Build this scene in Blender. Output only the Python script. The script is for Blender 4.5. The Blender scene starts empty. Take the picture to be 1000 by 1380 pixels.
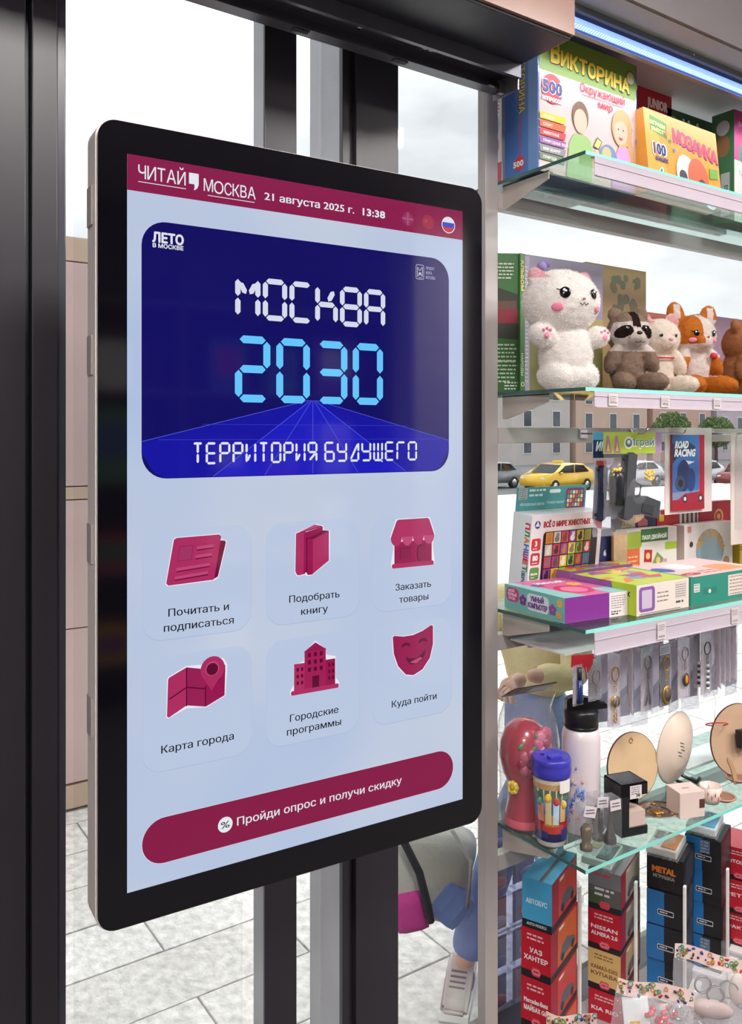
import bpy, bmesh, math, random
from mathutils import Vector, Matrix, Euler
R_ = math.radians
SC = bpy.context.scene
COL = SC.collection

# ------------------------------------------------------------------ camera, world, lights, exposure
EYE = 1.55
FPX, HOR, YAW = 1129.0, 586.0, 34.3
cd = bpy.data.cameras.new('camera'); cam = bpy.data.objects.new('camera', cd); COL.objects.link(cam)
cam.location = (0, 0, EYE); cam.rotation_euler = (R_(90), 0, R_(-YAW))
cd.sensor_fit = 'HORIZONTAL'; cd.sensor_width = 36; cd.lens = 36*FPX/1000; cd.shift_y = -(690-HOR)/1000.0 * (1000/1380.0) * 1.38
cd.clip_start = 0.05; cd.clip_end = 400
SC.camera = cam

SC.view_settings.view_transform = 'Standard'; SC.view_settings.look = 'None'
SC.view_settings.exposure = 0.0; SC.view_settings.gamma = 1.0; SC.view_settings.use_curve_mapping = False

w = bpy.data.worlds.new('overcast_sky'); SC.world = w; w.use_nodes = True
nt = w.node_tree; nt.nodes.clear()
wo = nt.nodes.new('ShaderNodeOutputWorld'); wb = nt.nodes.new('ShaderNodeBackground')
tc = nt.nodes.new('ShaderNodeTexCoord'); mp = nt.nodes.new('ShaderNodeMapping'); no = nt.nodes.new('ShaderNodeTexNoise'); cr = nt.nodes.new('ShaderNodeValToRGB')
mp.inputs['Scale'].default_value = (1, 1, 2.4)
no.inputs['Scale'].default_value = 2.6; no.inputs['Detail'].default_value = 5; no.inputs['Roughness'].default_value = .5
cr.color_ramp.elements[0].position = .36; cr.color_ramp.elements[0].color = (.60, .615, .655, 1)
cr.color_ramp.elements[1].position = .58; cr.color_ramp.elements[1].color = (1.0, 1.0, 1.02, 1)
nt.links.new(tc.outputs['Generated'], mp.inputs[0]); nt.links.new(mp.outputs[0], no.inputs[0]); nt.links.new(no.outputs[0], cr.inputs[0])
nt.links.new(cr.outputs[0], wb.inputs[0]); wb.inputs[1].default_value = 1.4; nt.links.new(wb.outputs[0], wo.inputs[0])

def area(name, loc, size, power, col=(1, .96, .92), rot=(0, 0, 0), sy=None):
    l = bpy.data.lights.new(name, 'AREA'); l.energy = power; l.color = col; l.size = size
    if sy: l.shape = 'RECTANGLE'; l.size_y = sy
    o = bpy.data.objects.new(name, l); o.location = loc; o.rotation_euler = rot; COL.objects.link(o); return o
CEIL_LIGHTS = [(0.55, -0.25, 50), (2.1, -0.25, 46), (-1.3, -1.1, 85), (3.6, -1.6, 80)]  # last panel added out of view to brighten the rear rack in reflections
sl = bpy.data.lights.new('veiled_sun', 'SUN'); sl.energy = 1.7; sl.angle = R_(50); sl.color = (1, .99, .97)
su_ = bpy.data.objects.new('veiled_sun', sl); su_.rotation_euler = (R_(-10), R_(38), 0); COL.objects.link(su_)
for i, (x, y, p) in enumerate(CEIL_LIGHTS): area('unseen_panel_lamp', (x, y, 2.925), .56, p)

# ------------------------------------------------------------------ helpers
th = R_(YAW)
CF = Vector((math.sin(th), math.cos(th), 0)); CR = Vector((math.cos(th), -math.sin(th), 0)); CC = Vector((0, 0, EYE))
def ray(px, py): return CF + CR*((px-500)/FPX) + Vector((0, 0, (HOR-py)/FPX))
def onY(px, py, Y): d = ray(px, py); return CC + d*(Y/d.y)
def onZ(px, py, z): d = ray(px, py); return CC + d*((z-EYE)/d.z)
def onD(px, py, D): return CC + ray(px, py)*D
random.seed(7)
def lin(c):
    return tuple((v/255/12.92 if v/255 <= .04045 else ((v/255+.055)/1.055)**2.4) for v in c)
_m = {}
def mat(rgb, rough=.5, metal=0.0, var=.06, bump=0.0, bscale=60.0, spec=.5, emit=None, scale=8.0, trans=0.0, coat=0.0, rgb2=None):
    key = (tuple(rgb), rough, metal, var, bump, bscale, spec, emit, scale, trans, coat, rgb2)
    if key in _m: return _m[key]
    m = bpy.data.materials.new('surface'); m.use_nodes = True; n = m.node_tree; b = n.nodes['Principled BSDF']
    c = lin(rgb)
    t = n.nodes.new('ShaderNodeTexCoord'); ns = n.nodes.new('ShaderNodeTexNoise'); ns.inputs['Scale'].default_value = scale; ns.inputs['Detail'].default_value = 4
    n.links.new(t.outputs['Object'], ns.inputs[0])
    rp = n.nodes.new('ShaderNodeValToRGB'); c2 = lin(rgb2) if rgb2 else None
    rp.color_ramp.elements[0].position = .3; rp.color_ramp.elements[1].position = .7
    rp.color_ramp.elements[0].color = tuple(v*(1-var) for v in c)+(1,)
    rp.color_ramp.elements[1].color = (c2 if c2 else tuple(min(1, v*(1+var)) for v in c))+(1,)
    n.links.new(ns.outputs[0], rp.inputs[0]); n.links.new(rp.outputs[0], b.inputs['Base Color'])
    b.inputs['Roughness'].default_value = rough; b.inputs['Metallic'].default_value = metal
    b.inputs['Specular IOR Level'].default_value = spec
    if coat: b.inputs['Coat Weight'].default_value = coat; b.inputs['Coat Roughness'].default_value = .08
    if trans: b.inputs['Transmission Weight'].default_value = trans
    if emit:
        b.inputs['Emission Color'].default_value = lin(emit[0])+(1,); b.inputs['Emission Strength'].default_value = emit[1]
    if bump:
        n2 = n.nodes.new('ShaderNodeTexNoise'); n2.inputs['Scale'].default_value = bscale; n2.inputs['Detail'].default_value = 3
        bm_ = n.nodes.new('ShaderNodeBump'); bm_.inputs['Strength'].default_value = bump; bm_.inputs['Distance'].default_value = .01
        n.links.new(t.outputs['Object'], n2.inputs[0]); n.links.new(n2.outputs[0], bm_.inputs['Height']); n.links.new(bm_.outputs[0], b.inputs['Normal'])
    _m[key] = m; return m
def clear(tint=(255, 255, 255), ior=1.45, rough=.02, bump=0.0, bscale=40, haze=0.0, key=None):
    k = ('clear', tint, ior, rough, bump, bscale, haze)
    if k in _m: return _m[k]
    m = bpy.data.materials.new('clear_sheet'); m.use_nodes = True; n = m.node_tree; n.nodes.clear()
    out = n.nodes.new('ShaderNodeOutputMaterial'); tr = n.nodes.new('ShaderNodeBsdfTransparent'); gl = n.nodes.new('ShaderNodeBsdfGlossy'); fr = n.nodes.new('ShaderNodeFresnel'); mx = n.nodes.new('ShaderNodeMixShader')
    tr.inputs[0].default_value = lin(tint)+(1,); gl.inputs['Roughness'].default_value = rough; gm = n.nodes.new('ShaderNodeNewGeometry'); ma_ = n.nodes.new('ShaderNodeMath'); ma_.operation = 'MULTIPLY_ADD'
    ma_.inputs[1].default_value = 1/ior-ior; ma_.inputs[2].default_value = ior   # same interface strength from both sides of a thin sheet
    n.links.new(gm.outputs['Backfacing'], ma_.inputs[0]); n.links.new(ma_.outputs[0], fr.inputs[0])
    n.links.new(fr.outputs[0], mx.inputs[0]); n.links.new(tr.outputs[0], mx.inputs[1]); n.links.new(gl.outputs[0], mx.inputs[2])
    last = mx
    if haze:
        df = n.nodes.new('ShaderNodeBsdfDiffuse'); df.inputs[0].default_value = lin(tint)+(1,); m2 = n.nodes.new('ShaderNodeMixShader'); m2.inputs[0].default_value = haze
        n.links.new(mx.outputs[0], m2.inputs[1]); n.links.new(df.outputs[0], m2.inputs[2]); last = m2
    if bump:
        t = n.nodes.new('ShaderNodeTexCoord'); n2 = n.nodes.new('ShaderNodeTexNoise'); n2.inputs['Scale'].default_value = bscale; n2.inputs['Detail'].default_value = 2; n2.inputs['Distortion'].default_value = 1.5
        bp = n.nodes.new('ShaderNodeBump'); bp.inputs['Strength'].default_value = bump; bp.inputs['Distance'].default_value = .02
        n.links.new(t.outputs['Object'], n2.inputs[0]); n.links.new(n2.outputs[0], bp.inputs['Height']); n.links.new(bp.outputs[0], gl.inputs['Normal']); n.links.new(bp.outputs[0], fr.inputs['Normal'])
    n.links.new(last.outputs[0], out.inputs[0]); _m[k] = m; return m

def tagp(o, label=None, cat=None, group=None, kind=None):
    if label: o['label'] = label
    if cat: o['category'] = cat
    if group: o['group'] = group
    if kind: o['kind'] = kind
    return o
def empty(name, loc=(0, 0, 0), yaw=0, label=None, cat=None, group=None, kind=None, rot=None):
    o = bpy.data.objects.new(name, None); o.empty_display_size = .05; o.location = loc
    o.rotation_euler = rot if rot else (0, 0, R_(yaw)); COL.objects.link(o)
    return tagp(o, label, cat, group, kind)
def copy_tree(o, parent=None, **kw):
    c = o.copy(); COL.objects.link(c)
    if parent: c.parent = parent
    for ch in list(o.children): copy_tree(ch, c)
    return c

class G:
    """collects geometry for one mesh"""
    def __init__(s): s.bm = bmesh.new(); s.mats = []; s.M = Matrix.Identity(4)
    def mi(s, m):
        if m is None: return 0
        if m not in s.mats: s.mats.append(m)
        return s.mats.index(m)
    def _add(s, vs, fs, m=None, smooth=False, M=None):
        T = s.M @ M if M else s.M
        k = s.mi(m); bv = [s.bm.verts.new(T @ Vector(v)) for v in vs]; out = []
        for f in fs:
            try:
                fc = s.bm.faces.new([bv[i] for i in f]); fc.material_index = k; fc.smooth = smooth; out.append(fc)
            except ValueError: pass
        return out
    def box(s, c, d, m=None, rot=None, bev=0.0):
        x, y, z = d[0]/2, d[1]/2, d[2]/2
        vs = [(a, b, e) for a in (-x, x) for b in (-y, y) for e in (-z, z)]
        fs = [(0, 1, 3, 2), (4, 6, 7, 5), (0, 4, 5, 1), (2, 3, 7, 6), (0, 2, 6, 4), (1, 5, 7, 3)]
        M = Matrix.Translation(c) @ (Euler([R_(a) for a in rot]).to_matrix().to_4x4() if rot else Matrix.Identity(4))
        out = s._add(vs, fs, m, False, M)
        if bev:
            ed = list({e for f in out for e in f.edges})
            r = bmesh.ops.bevel(s.bm, geom=ed, offset=bev, segments=2, affect='EDGES', profile=.6)
            k = s.mi(m)
            for f in r['faces']: f.material_index = k
        return out
    def bx(s, x0, x1, y0, y1, z0, z1, m=None, bev=0.0): return s.box(((x0+x1)/2, (y0+y1)/2, (z0+z1)/2), (x1-x0, y1-y0, z1-z0), m, None, bev)
    def prism(s, pts, a, b, axis='z', m=None, smooth=False):
        """polygon pts extruded along axis from a to b"""
        def P(p, h): return {'z': (p[0], p[1], h), 'y': (p[0], h, p[1]), 'x': (h, p[0], p[1])}[axis]
        n = len(pts); vs = [P(p, a) for p in pts]+[P(p, b) for p in pts]
        fs = [tuple(range(n))[::-1], tuple(range(n, 2*n))]+[(i, (i+1) % n, n+(i+1) % n, n+i) for i in range(n)]
        s._add(vs, fs, m, smooth)
    def lathe(s, prof, c=(0, 0, 0), seg=24, m=None, smooth=True, M=None, cap=True):
        vs = []; fs = []; n = len(prof)
        for i in range(seg):
            a = 2*math.pi*i/seg
            for r, z in prof: vs.append((c[0]+r*math.cos(a), c[1]+r*math.sin(a), c[2]+z))
        for i in range(seg):
            j = (i+1) % seg
            for k in range(n-1): fs.append((i*n+k, j*n+k, j*n+k+1, i*n+k+1))
        if cap:
            if prof[0][0] > 1e-5: fs.append(tuple(i*n for i in range(seg))[::-1])
            if prof[-1][0] > 1e-5: fs.append(tuple(i*n+n-1 for i in range(seg)))
        s._add(vs, fs, m, smooth, M)
    def ell(s, c, r, m=None, seg=16, rings=10, rot=None, M=None):
        if not hasattr(r, '__len__'): r = (r, r, r)
        vs = [(0, 0, -r[2])]; fs = []
        for j in range(1, rings):
            p = -math.pi/2+math.pi*j/rings
            for i in range(seg):
                a = 2*math.pi*i/seg; vs.append((r[0]*math.cos(p)*math.cos(a), r[1]*math.cos(p)*math.sin(a), r[2]*math.sin(p)))
        vs.append((0, 0, r[2])); top = len(vs)-1
        for i in range(seg):
            fs.append((0, 1+(i+1) % seg, 1+i)); b = 1+(rings-2)*seg; fs.append((top, b+i, b+(i+1) % seg))
            for j in range(rings-2):
                q = 1+j*seg; fs.append((q+i, q+(i+1) % seg, q+seg+(i+1) % seg, q+seg+i))
        T = Matrix.Translation(c) @ (Euler([R_(a) for a in rot]).to_matrix().to_4x4() if rot else Matrix.Identity(4))
        s._add(vs, fs, m, True, (M @ T) if M else T)
    def tube(s, pts, r, m=None, seg=8, closed=False, cap=True):
        P = [Vector(p) for p in pts]; n = len(P); rr = r if hasattr(r, '__len__') else [r]*n; vs = []; fs = []
        up = None
        for i in range(n):
            if closed: t = P[(i+1) % n]-P[i-1]
            else: t = P[min(i+1, n-1)]-P[max(i-1, 0)]
            t.normalize()
            if up is None: up = Vector((0, 0, 1)) if abs(t.z) < .9 else Vector((1, 0, 0))
            a = t.cross(up)
            if a.length < 1e-6: a = t.orthogonal()
            a.normalize(); b = t.cross(a).normalized(); up = -b if False else up
            for k in range(seg):
                q = 2*math.pi*k/seg; vs.append(P[i]+(a*math.cos(q)+b*math.sin(q))*rr[i])
        for i in range(n if closed else n-1):
            j = (i+1) % n
            for k in range(seg): fs.append((i*seg+k, i*seg+(k+1) % seg, j*seg+(k+1) % seg, j*seg+k))
        if cap and not closed: fs.append(tuple(range(seg))[::-1]); fs.append(tuple(range((n-1)*seg, n*seg)))
        s._add(vs, fs, m, True)
    def ring(s, c, R, r, m=None, n=(0, 1, 0), seg=20, sx=1, sz=1):
        q = Vector(n).to_track_quat('Z', 'Y').to_matrix()
        s.tube([Vector(c)+q @ Vector((R*sx*math.cos(a), R*sz*math.sin(a), 0)) for a in [2*math.pi*i/seg for i in range(seg)]], r, m, 6, True)
    def sheet(s, pts, m=None, smooth=False): s._add(pts, [tuple(range(len(pts)))], m, smooth)
    def grid(s, fn, nu, nv, m=None, smooth=True):
        vs = [fn(i/nu, j/nv) for j in range(nv+1) for i in range(nu+1)]
        fs = [(j*(nu+1)+i, j*(nu+1)+i+1, (j+1)*(nu+1)+i+1, (j+1)*(nu+1)+i) for j in range(nv) for i in range(nu)]
        s._add(vs, fs, m, smooth)
    def build(s, name, parent=None, mats=None, **kw):
        me = bpy.data.meshes.new(name); bmesh.ops.recalc_face_normals(s.bm, faces=s.bm.faces) if kw.pop('norm', True) else None
        s.bm.to_mesh(me); s.bm.free()
        for m in (mats or s.mats): me.materials.append(m)
        o = bpy.data.objects.new(name, me); COL.objects.link(o)
        if parent: o.parent = parent
        return tagp(o, **kw)

_tx = {}
from mathutils.geometry import delaunay_2d_cdt
def textmesh(t, bold=0.0):
    """outline of the built-in font, filled here glyph by glyph with a winding test"""
    if t not in _tx:
        V = []; Fc = []; x = 0
        c = bpy.data.curves.new('t', 'FONT'); c.fill_mode = 'NONE'; c.body = t; c.resolution_u = 2
        o = bpy.data.objects.new('t', c); COL.objects.link(o); dg = bpy.context.evaluated_depsgraph_get()
        m = bpy.data.meshes.new_from_object(o.evaluated_get(dg)); co = [Vector((v.co.x, v.co.y)) for v in m.vertices]; nx = {}
        for e in m.edges: nx.setdefault(e.vertices[0], []).append(e.vertices[1]); nx.setdefault(e.vertices[1], []).append(e.vertices[0])
        bpy.data.objects.remove(o); bpy.data.curves.remove(c); bpy.data.meshes.remove(m)
        seen = set(); loops = []
        for i in nx:
            if i in seen: continue
            L = [i]; seen.add(i); cur = i
            while True:
                n_ = [k for k in nx[cur] if k not in seen]
                if not n_: break
                cur = cur+1 if cur+1 in n_ else n_[0]; seen.add(cur); L.append(cur)
            if len(L) > 2: loops.append([co[k] for k in L])
        bx = [(min(p.x for p in L), max(p.x for p in L)) for L in loops]; grp = []
        for k in sorted(range(len(loops)), key=lambda k: bx[k][0]):
            if grp and bx[k][0] < grp[-1][1]-1e-4: grp[-1][0].append(k); grp[-1][1] = max(grp[-1][1], bx[k][1])
            else: grp.append([[k], bx[k][1]])
        for ks, _ in grp:
            vs = []; ed = []; LL = [loops[k] for k in ks]
            for L in LL: b0 = len(vs); vs += L; ed += [(b0+i, b0+(i+1) % len(L)) for i in range(len(L))]
            r = delaunay_2d_cdt(vs, ed, [], 0, 1e-6); rv, rf = r[0], r[2]; b0 = len(V); V += [(p.x, p.y) for p in rv]
            for f in rf:
                cx = sum(rv[i].x for i in f)/len(f); cy = sum(rv[i].y for i in f)/len(f); wn = 0
                for L in LL:
                    for i in range(len(L)):
                        p, q = L[i], L[(i+1) % len(L)]
                        if (p.y > cy) != (q.y > cy):
                            if p.x+(cy-p.y)/(q.y-p.y)*(q.x-p.x) > cx: wn += 1 if q.y > p.y else -1
                if wn: Fc.append(tuple(b0+i for i in f))
        _tx[t] = (V, Fc)
    return _tx[t]
def pm(c): return mat(c, rough=.38, var=.03)
def glow(c, k=1.0):
    """lit screen pixel colour under the glossy glass front"""
    return mat((6, 6, 8), rough=.06, var=0, emit=(tuple(c), k), spec=.5)
class Pr:
    """flat print on a face: origin O, right U, up V, outward N; each shape one thin layer above the last"""
    def __init__(s, O, U=(1, 0, 0), V=(0, 0, 1), N=(0, -1, 0), m=pm, eps=.000016, off=.0003):
        s.g = G(); s.O, s.U, s.V, s.N = map(Vector, (O, U, V, N)); s.m = m; s.eps = eps; s.h = off; s.nn = Vector(N)
    def pt(s, u, v): return s.O+s.U*u+s.V*v+s.N*s.h
    def poly(s, pts, c, same=False):
        vs = [s.pt(*p) for p in pts]
        area_ = sum(pts[i][0]*pts[(i+1) % len(pts)][1]-pts[(i+1) % len(pts)][0]*pts[i][1] for i in range(len(pts)))
        if area_ < 0: vs = vs[::-1]
        s.g._add(vs, [tuple(range(len(vs)))], s.m(c)); s.h += 0 if same else s.eps; return s
    def rect(s, u0, v0, u1, v1, c): return s.poly([(u0, v0), (u1, v0), (u1, v1), (u0, v1)], c)
    def rr(s, u0, v0, u1, v1, r, c, n=6):
        P = []
        for cx, cy, a0 in ((u1-r, v1-r, 0), (u0+r, v1-r, 90), (u0+r, v0+r, 180), (u1-r, v0+r, 270)):
            for i in range(n+1): a = R_(a0+90*i/n); P.append((cx+r*math.cos(a), cy+r*math.sin(a)))
        return s.poly(P, c)
    def disc(s, cx, cy, r, c, ry=None, n=24, a0=0, a1=360):
        ry = ry or r
        return s.poly([(cx+r*math.cos(R_(a0+(a1-a0)*i/n)), cy+ry*math.sin(R_(a0+(a1-a0)*i/n))) for i in range(n if a1-a0 == 360 else n+1)], c)
    def line(s, a, b, w_, c):
        d = Vector((b[0]-a[0], b[1]-a[1])); n = Vector((-d.y, d.x)).normalized()*w_/2
        return s.poly([(a[0]-n.x, a[1]-n.y), (b[0]-n.x, b[1]-n.y), (b[0]+n.x, b[1]+n.y), (a[0]+n.x, a[1]+n.y)], c)
    def text(s, t, u, v, h, c, w=None, bold=.0, ang=0, align='l', sh=0):
        """cap height h, optional width w, baseline start u,v"""
        vs, fs = textmesh(t, 0)
        if not vs: return s
        x0 = min(a[0] for a in vs); x1 = max(a[0] for a in vs)
        ky = h/.72; kx = (w/(x1-x0)) if w else ky
        W = (x1-x0)*kx; dx = {'l': 0, 'c': -W/2, 'r': -W}[align]; ca, sa = math.cos(R_(ang)), math.sin(R_(ang)); e = max(0, min(bold, .06))*ky
        for ox, oy in (((0, 0),) if e == 0 else ((-e, 0), (e, 0)) if bold < .03 else ((0, 0), (-e, 0), (e, 0), (0, e), (0, -e), (-e*.7, -e*.7), (e*.7, e*.7), (-e*.7, e*.7), (e*.7, -e*.7))):
            P = []
            for a, b in vs:
                X = (a-x0)*kx+dx+sh*b*ky+ox; Y = b*ky+oy
                P.append(s.pt(u+X*ca-Y*sa, v+X*sa+Y*ca))
            s.g._add(P, fs, s.m(c)); s.h += s.eps*.5   # each stroke copy on its own layer
        s.h += s.eps; return s
    def lines(s, u0, v0, u1, n, gap, h, c, seed=1):
        """small print too fine to read, set as short word bars"""
        rd = random.Random(seed)
        for i in range(n):
            u = u0; e = u1-(u1-u0)*(rd.random()*.35 if i == n-1 else rd.random()*.1)
            while u < e:
                ww = h*(1.2+rd.random()*3); P = [(u, v0-i*gap), (min(u+ww, e), v0-i*gap), (min(u+ww, e), v0-i*gap+h), (u, v0-i*gap+h)]
                s.g._add([s.pt(*p) for p in P], [(0, 1, 2, 3)], s.m(c)); u += ww+h*.7
        s.h += s.eps; return s
    def build(s, name, parent, **kw): return s.g.build(name, parent, norm=False, **kw)
# ------------------------------------------------------------------ materials of the setting
M_dark = mat((46, 42, 50), rough=.38, var=.08, scale=3, spec=.5)
M_dark2 = mat((30, 28, 36), rough=.45, var=.08)
M_alu = mat((176, 176, 182), rough=.42, metal=.35, var=.05, bump=.05, bscale=90)
M_post = mat((176, 168, 166), rough=.42, metal=.1, var=.05, scale=5)
M_glass = clear((250, 252, 251), 1.25)
M_shelf = clear((226, 240, 236), 1.35)
M_edge_lit = mat((138, 216, 204), rough=.25, var=.05)  # shelf glass edge, light on the front put into the colour
M_edge_shaded = mat((66, 98, 96), rough=.2, var=.08)  # same glass edge, shade of the left side put into the colour
M_chrome = mat((205, 205, 210), rough=.18, metal=1, var=.03)

# ------------------------------------------------------------------ the room shell
def plate(name, x0, x1, y0, y1, z0, z1, m, kind='structure', **kw):
    g = G(); g.bx(x0, x1, y0, y1, z0, z1, m); return g.build(name, kind=kind, **kw)
plate('floor', -2.4, 4.2, -3.3, 1.6, -.08, 0, mat((92, 88, 88), rough=.5, var=.08, scale=3))
plate('ceiling', -2.4, 4.2, -3.3, 1.6, 3.0, 3.08, mat((190, 188, 188), rough=.8))
plate('wall_rear', -2.4, 4.2, -3.3, -3.2, 0, 3.0, mat((70, 62, 66), rough=.7))
plate('wall_left', -2.5, -2.4, -3.3, 1.6, 0, 3.0, mat((168, 158, 158), rough=.7))
plate('wall_right', 4.1, 4.2, -3.2, 1.6, 0, 3.0, mat((176, 170, 172), rough=.7))
for x, y, p in CEIL_LIGHTS:
    t = empty('unseen_ceiling_light', (x, y, 3.0), 0, 'unseen square white ceiling light panel over the shop floor', 'ceiling light', 'unseen ceiling panels')
    g = G(); g.bx(-.31, .31, -.31, .31, -.05, 0, mat((220, 220, 220), rough=.4)); g.build('frame', t)
    g = G(); g.bx(-.28, .28, -.28, .28, -.056, -.051, mat((240, 240, 240), rough=.4, emit=((255, 248, 240), 3.0))); g.build('diffuser', t)

# window wall: the glazing, its mullions, head and sill
win = empty('window_1', (0, 0, 0), kind='structure')
def wpart(name, boxes, m, bev=.0015, label=None):
    g = G()
    for b in boxes: g.bx(*b[:6], m if len(b) < 7 else b[6], bev=bev)
    return g.build(name, win, label=label)
xm1a, xm1b = onY(357, 600, 1.42).x, onY(400, 600, 1.42).x
xm2a, xm2s, xm2b = onY(466, 600, 1.42).x, onY(480, 600, 1.42).x, onY(537, 600, 1.42).x
wpart('mullion', [(xm1a, xm1b, 1.42, 1.427, .06, 2.94)], M_dark)
wpart('side_fin', [(xm1a+.0005, xm1b-.001, 1.427, 1.47, .06, 2.94)], M_alu)
wpart('mullion', [(xm2a, xm2s, 1.432, 1.445, .06, 2.94), (xm2s, xm2b, 1.42, 1.50, .06, 2.94)], M_dark)
wpart('side_fin', [(xm2a+.0005, xm2b-.002, 1.445, 1.565, .06, 2.94)], M_alu)
for x in (4.0,): wpart('mullion', [(x, x+.07, 1.42, 1.50, .06, 2.94)], M_dark)
wpart('window_head', [(-2.4, 4.1, 1.42, 1.6, 2.94, 3.0)], M_dark)
wpart('window_sill', [(-2.4, 4.1, 1.42, 1.6, 0, .06)], M_dark)
for a, b in ((.40, xm1a), (xm1b, xm2a), (xm2b, 4.0)):
    g = G(); g.bx(a+.001, b-.001, 1.515, 1.523, .06, 2.94, M_glass); g.build('pane', win)
# left jamb, a stepped dark metal profile
tr = empty('trim_1', (0, 0, 0), kind='structure')
xa, xb, xc, xd = [onY(p, 600, 1.36).x for p in (35, 43, 78, 91)]
for nm, bb, mm in (('jamb_panel', (-.6, xa, 1.36, 1.5), M_dark), ('groove', (xa, xb, 1.375, 1.5), M_dark2), ('jamb_panel', (xb, xc, 1.36, 1.5), M_dark), ('jamb_edge', (xc, xd, 1.368, 1.56), mat((62, 60, 72), rough=.3, var=.06))):
    g = G(); g.bx(bb[0], bb[1], bb[2], bb[3], 0, 3.0, mm, bev=.002); g.build(nm, tr)
plate('wall_front', -2.4, -.6, 1.40, 1.5, 0, 3.0, M_dark)

# sliding door housing above
hs = empty('door_track_housing', (0, 1.2, 2.30), 0, 'dark metal door track housing with brown front hanging above the kiosk screen', 'housing')
def at(par, g_fn, name, **kw):
    g = G(); g.M = Matrix.Translation(-Vector(par.location)) if not par.rotation_euler.z else Matrix.Identity(4); g_fn(g); return g.build(name, par, **kw)
HX = 1.206
M_hdark = mat((44, 44, 54), rough=.4, var=.06)
at(hs, lambda g: g.bx(-.6, HX, 1.096, 1.315, 2.298, 2.5, M_hdark, bev=.003), 'casing')
at(hs, lambda g: g.bx(-.6, HX+.001, 1.088, 1.0955, 2.303, 2.5, mat((150, 112, 98), rough=.22, var=.12, scale=5)), 'front_panel', label='brown reflective front panel')
def rail(g):
    m = mat((92, 92, 100), rough=.3, metal=.5, var=.06)
    g.bx(-.6, HX-.004, 1.225, 1.234, 2.27, 2.2975, m); g.bx(-.6, HX-.004, 1.296, 1.306, 2.262, 2.2975, m); g.bx(-.6, HX-.004, 1.234, 1.296, 2.288, 2.2975, m); g.bx(-.6, HX-.004, 1.278, 1.296, 2.262, 2.266, m)
at(hs, rail, 'track_rail', label='grey channel rail')
for px, py in ((444, 8), (586, 52)):
    p = onZ(px, py, 2.263)
    at(hs, lambda g: g.bx(p.x-.016, p.x+.016, 1.281, 1.293, 2.2600, 2.2618, mat((14, 14, 18), rough=.6), bev=.0006), 'slot')
for px, py in ((503, 22), (600, 47), (609, 49)):
    p = onZ(px, py, 2.288)
    at(hs, lambda g: g.lathe([(0, -.003), (.005, -.003), (.006, 0)], (p.x, 1.262, 2.2868), 12, M_chrome), 'screw')
pp = onZ(604, 48, 2.288)
at(hs, lambda g: g.bx(pp.x-.02, pp.x+.02, 1.247, 1.275, 2.2872, 2.2879, mat((140, 140, 146), rough=.35, metal=.7)), 'screw_plate')
at(hs, lambda g: (g.bx(HX-.003, HX, 1.235, 1.31, 2.25, 2.30, mat((150, 150, 156), rough=.35, metal=.6)), g.bx(HX-.02, HX-.003, 1.27, 1.28, 2.252, 2.272, M_chrome)), 'end_bracket')

# ------------------------------------------------------------------ outdoors
pave = empty('pavement', (0, 0, 0), kind='structure')
g = G(); g.bx(-4, 30, 1.62, 16, -.16, -.024, mat((150, 146, 140), rough=.9)); g.build('joint_bed', pave)
M_stone = [mat((c, c-2, c-6), rough=.75, var=.22, scale=26, bump=.8, bscale=45) for c in (232, 238, 226)]
meshes = []
for k in range(3):
    g = G(); g.box((0, 0, -.012), (.694, .244, .024), M_stone[k], bev=.003); o = g.build('paving_stone'); meshes.append(o.data); bpy.data.objects.remove(o)
for r in range(-2, 9):
    y = 2.055+.25*r
    for k in range(0, 5 if r < 3 else 7):
        x = .907-.7+k*.7+(.358 if r % 2 else 0)-(.35 if r >= 4 else 0)
        if y-.12 < 1.62: continue
        o = bpy.data.objects.new('paving_stone', random.choice(meshes)); COL.objects.link(o); o.parent = pave; o.location = (x+.35, y, random.uniform(-.0015, .0015)); o.rotation_euler = (0, 0, math.pi*random.randint(0, 1))
g = G()
for r in range(-2, 56):
    for k in range(-6, 34):
        if r < 9 and 0 <= k < (5 if r < 3 else 7): continue
        x = .207+k*.7+(.358 if r % 2 else 0)-(.35 if 4 <= r < 9 else 0)
        if 2.055+.25*r-.12 < 1.62: continue
        g.bx(x+.003, x+.697, 2.055+.25*r-.122, 2.055+.25*r+.122, -.02, 0, M_stone[(r*7+k) % 3])
g.build('far_paving', pave, kind='stuff')
g = G(); g.bx(-40, 160, 16, 140, -1.9, -1.45, mat((120, 120, 122), rough=.9, var=.08, scale=.3)); g.build('road', kind='structure')

# pale pavilion across the walk
pv = empty('pavilion', (.5, 4.2, 0), 0, 'pale beige panelled pavilion wall seen through the glass left of the kiosk', 'pavilion')
M_pan = mat((220, 194, 190), rough=.6, var=.04, scale=2); M_band = mat((214, 190, 168), rough=.6, var=.04)
at(pv, lambda g: g.bx(-2.2, 1.55, 3.56, 5.0, .0, 2.30, mat((150, 136, 130), rough=.8)), 'core')
xs = [-2.2, -1.2, -.2, .8, 1.56]
for i in range(4):
    for z0, z1, mm in ((.015, .11, M_band), (.12, .75, M_pan), (.755, 1.28, M_pan), (1.285, 1.335, M_band), (1.34, 2.26, M_pan), (2.265, 2.36, M_band)):
        at(pv, lambda g: g.bx(xs[i]+.003, xs[i+1]-.003, 3.535, 3.559, z0, z1, mm, bev=.002), 'panel')
at(pv, lambda g: g.bx(-2.25, 1.6, 3.54, 5.05, 2.30, 2.365, M_band), 'roof')

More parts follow.
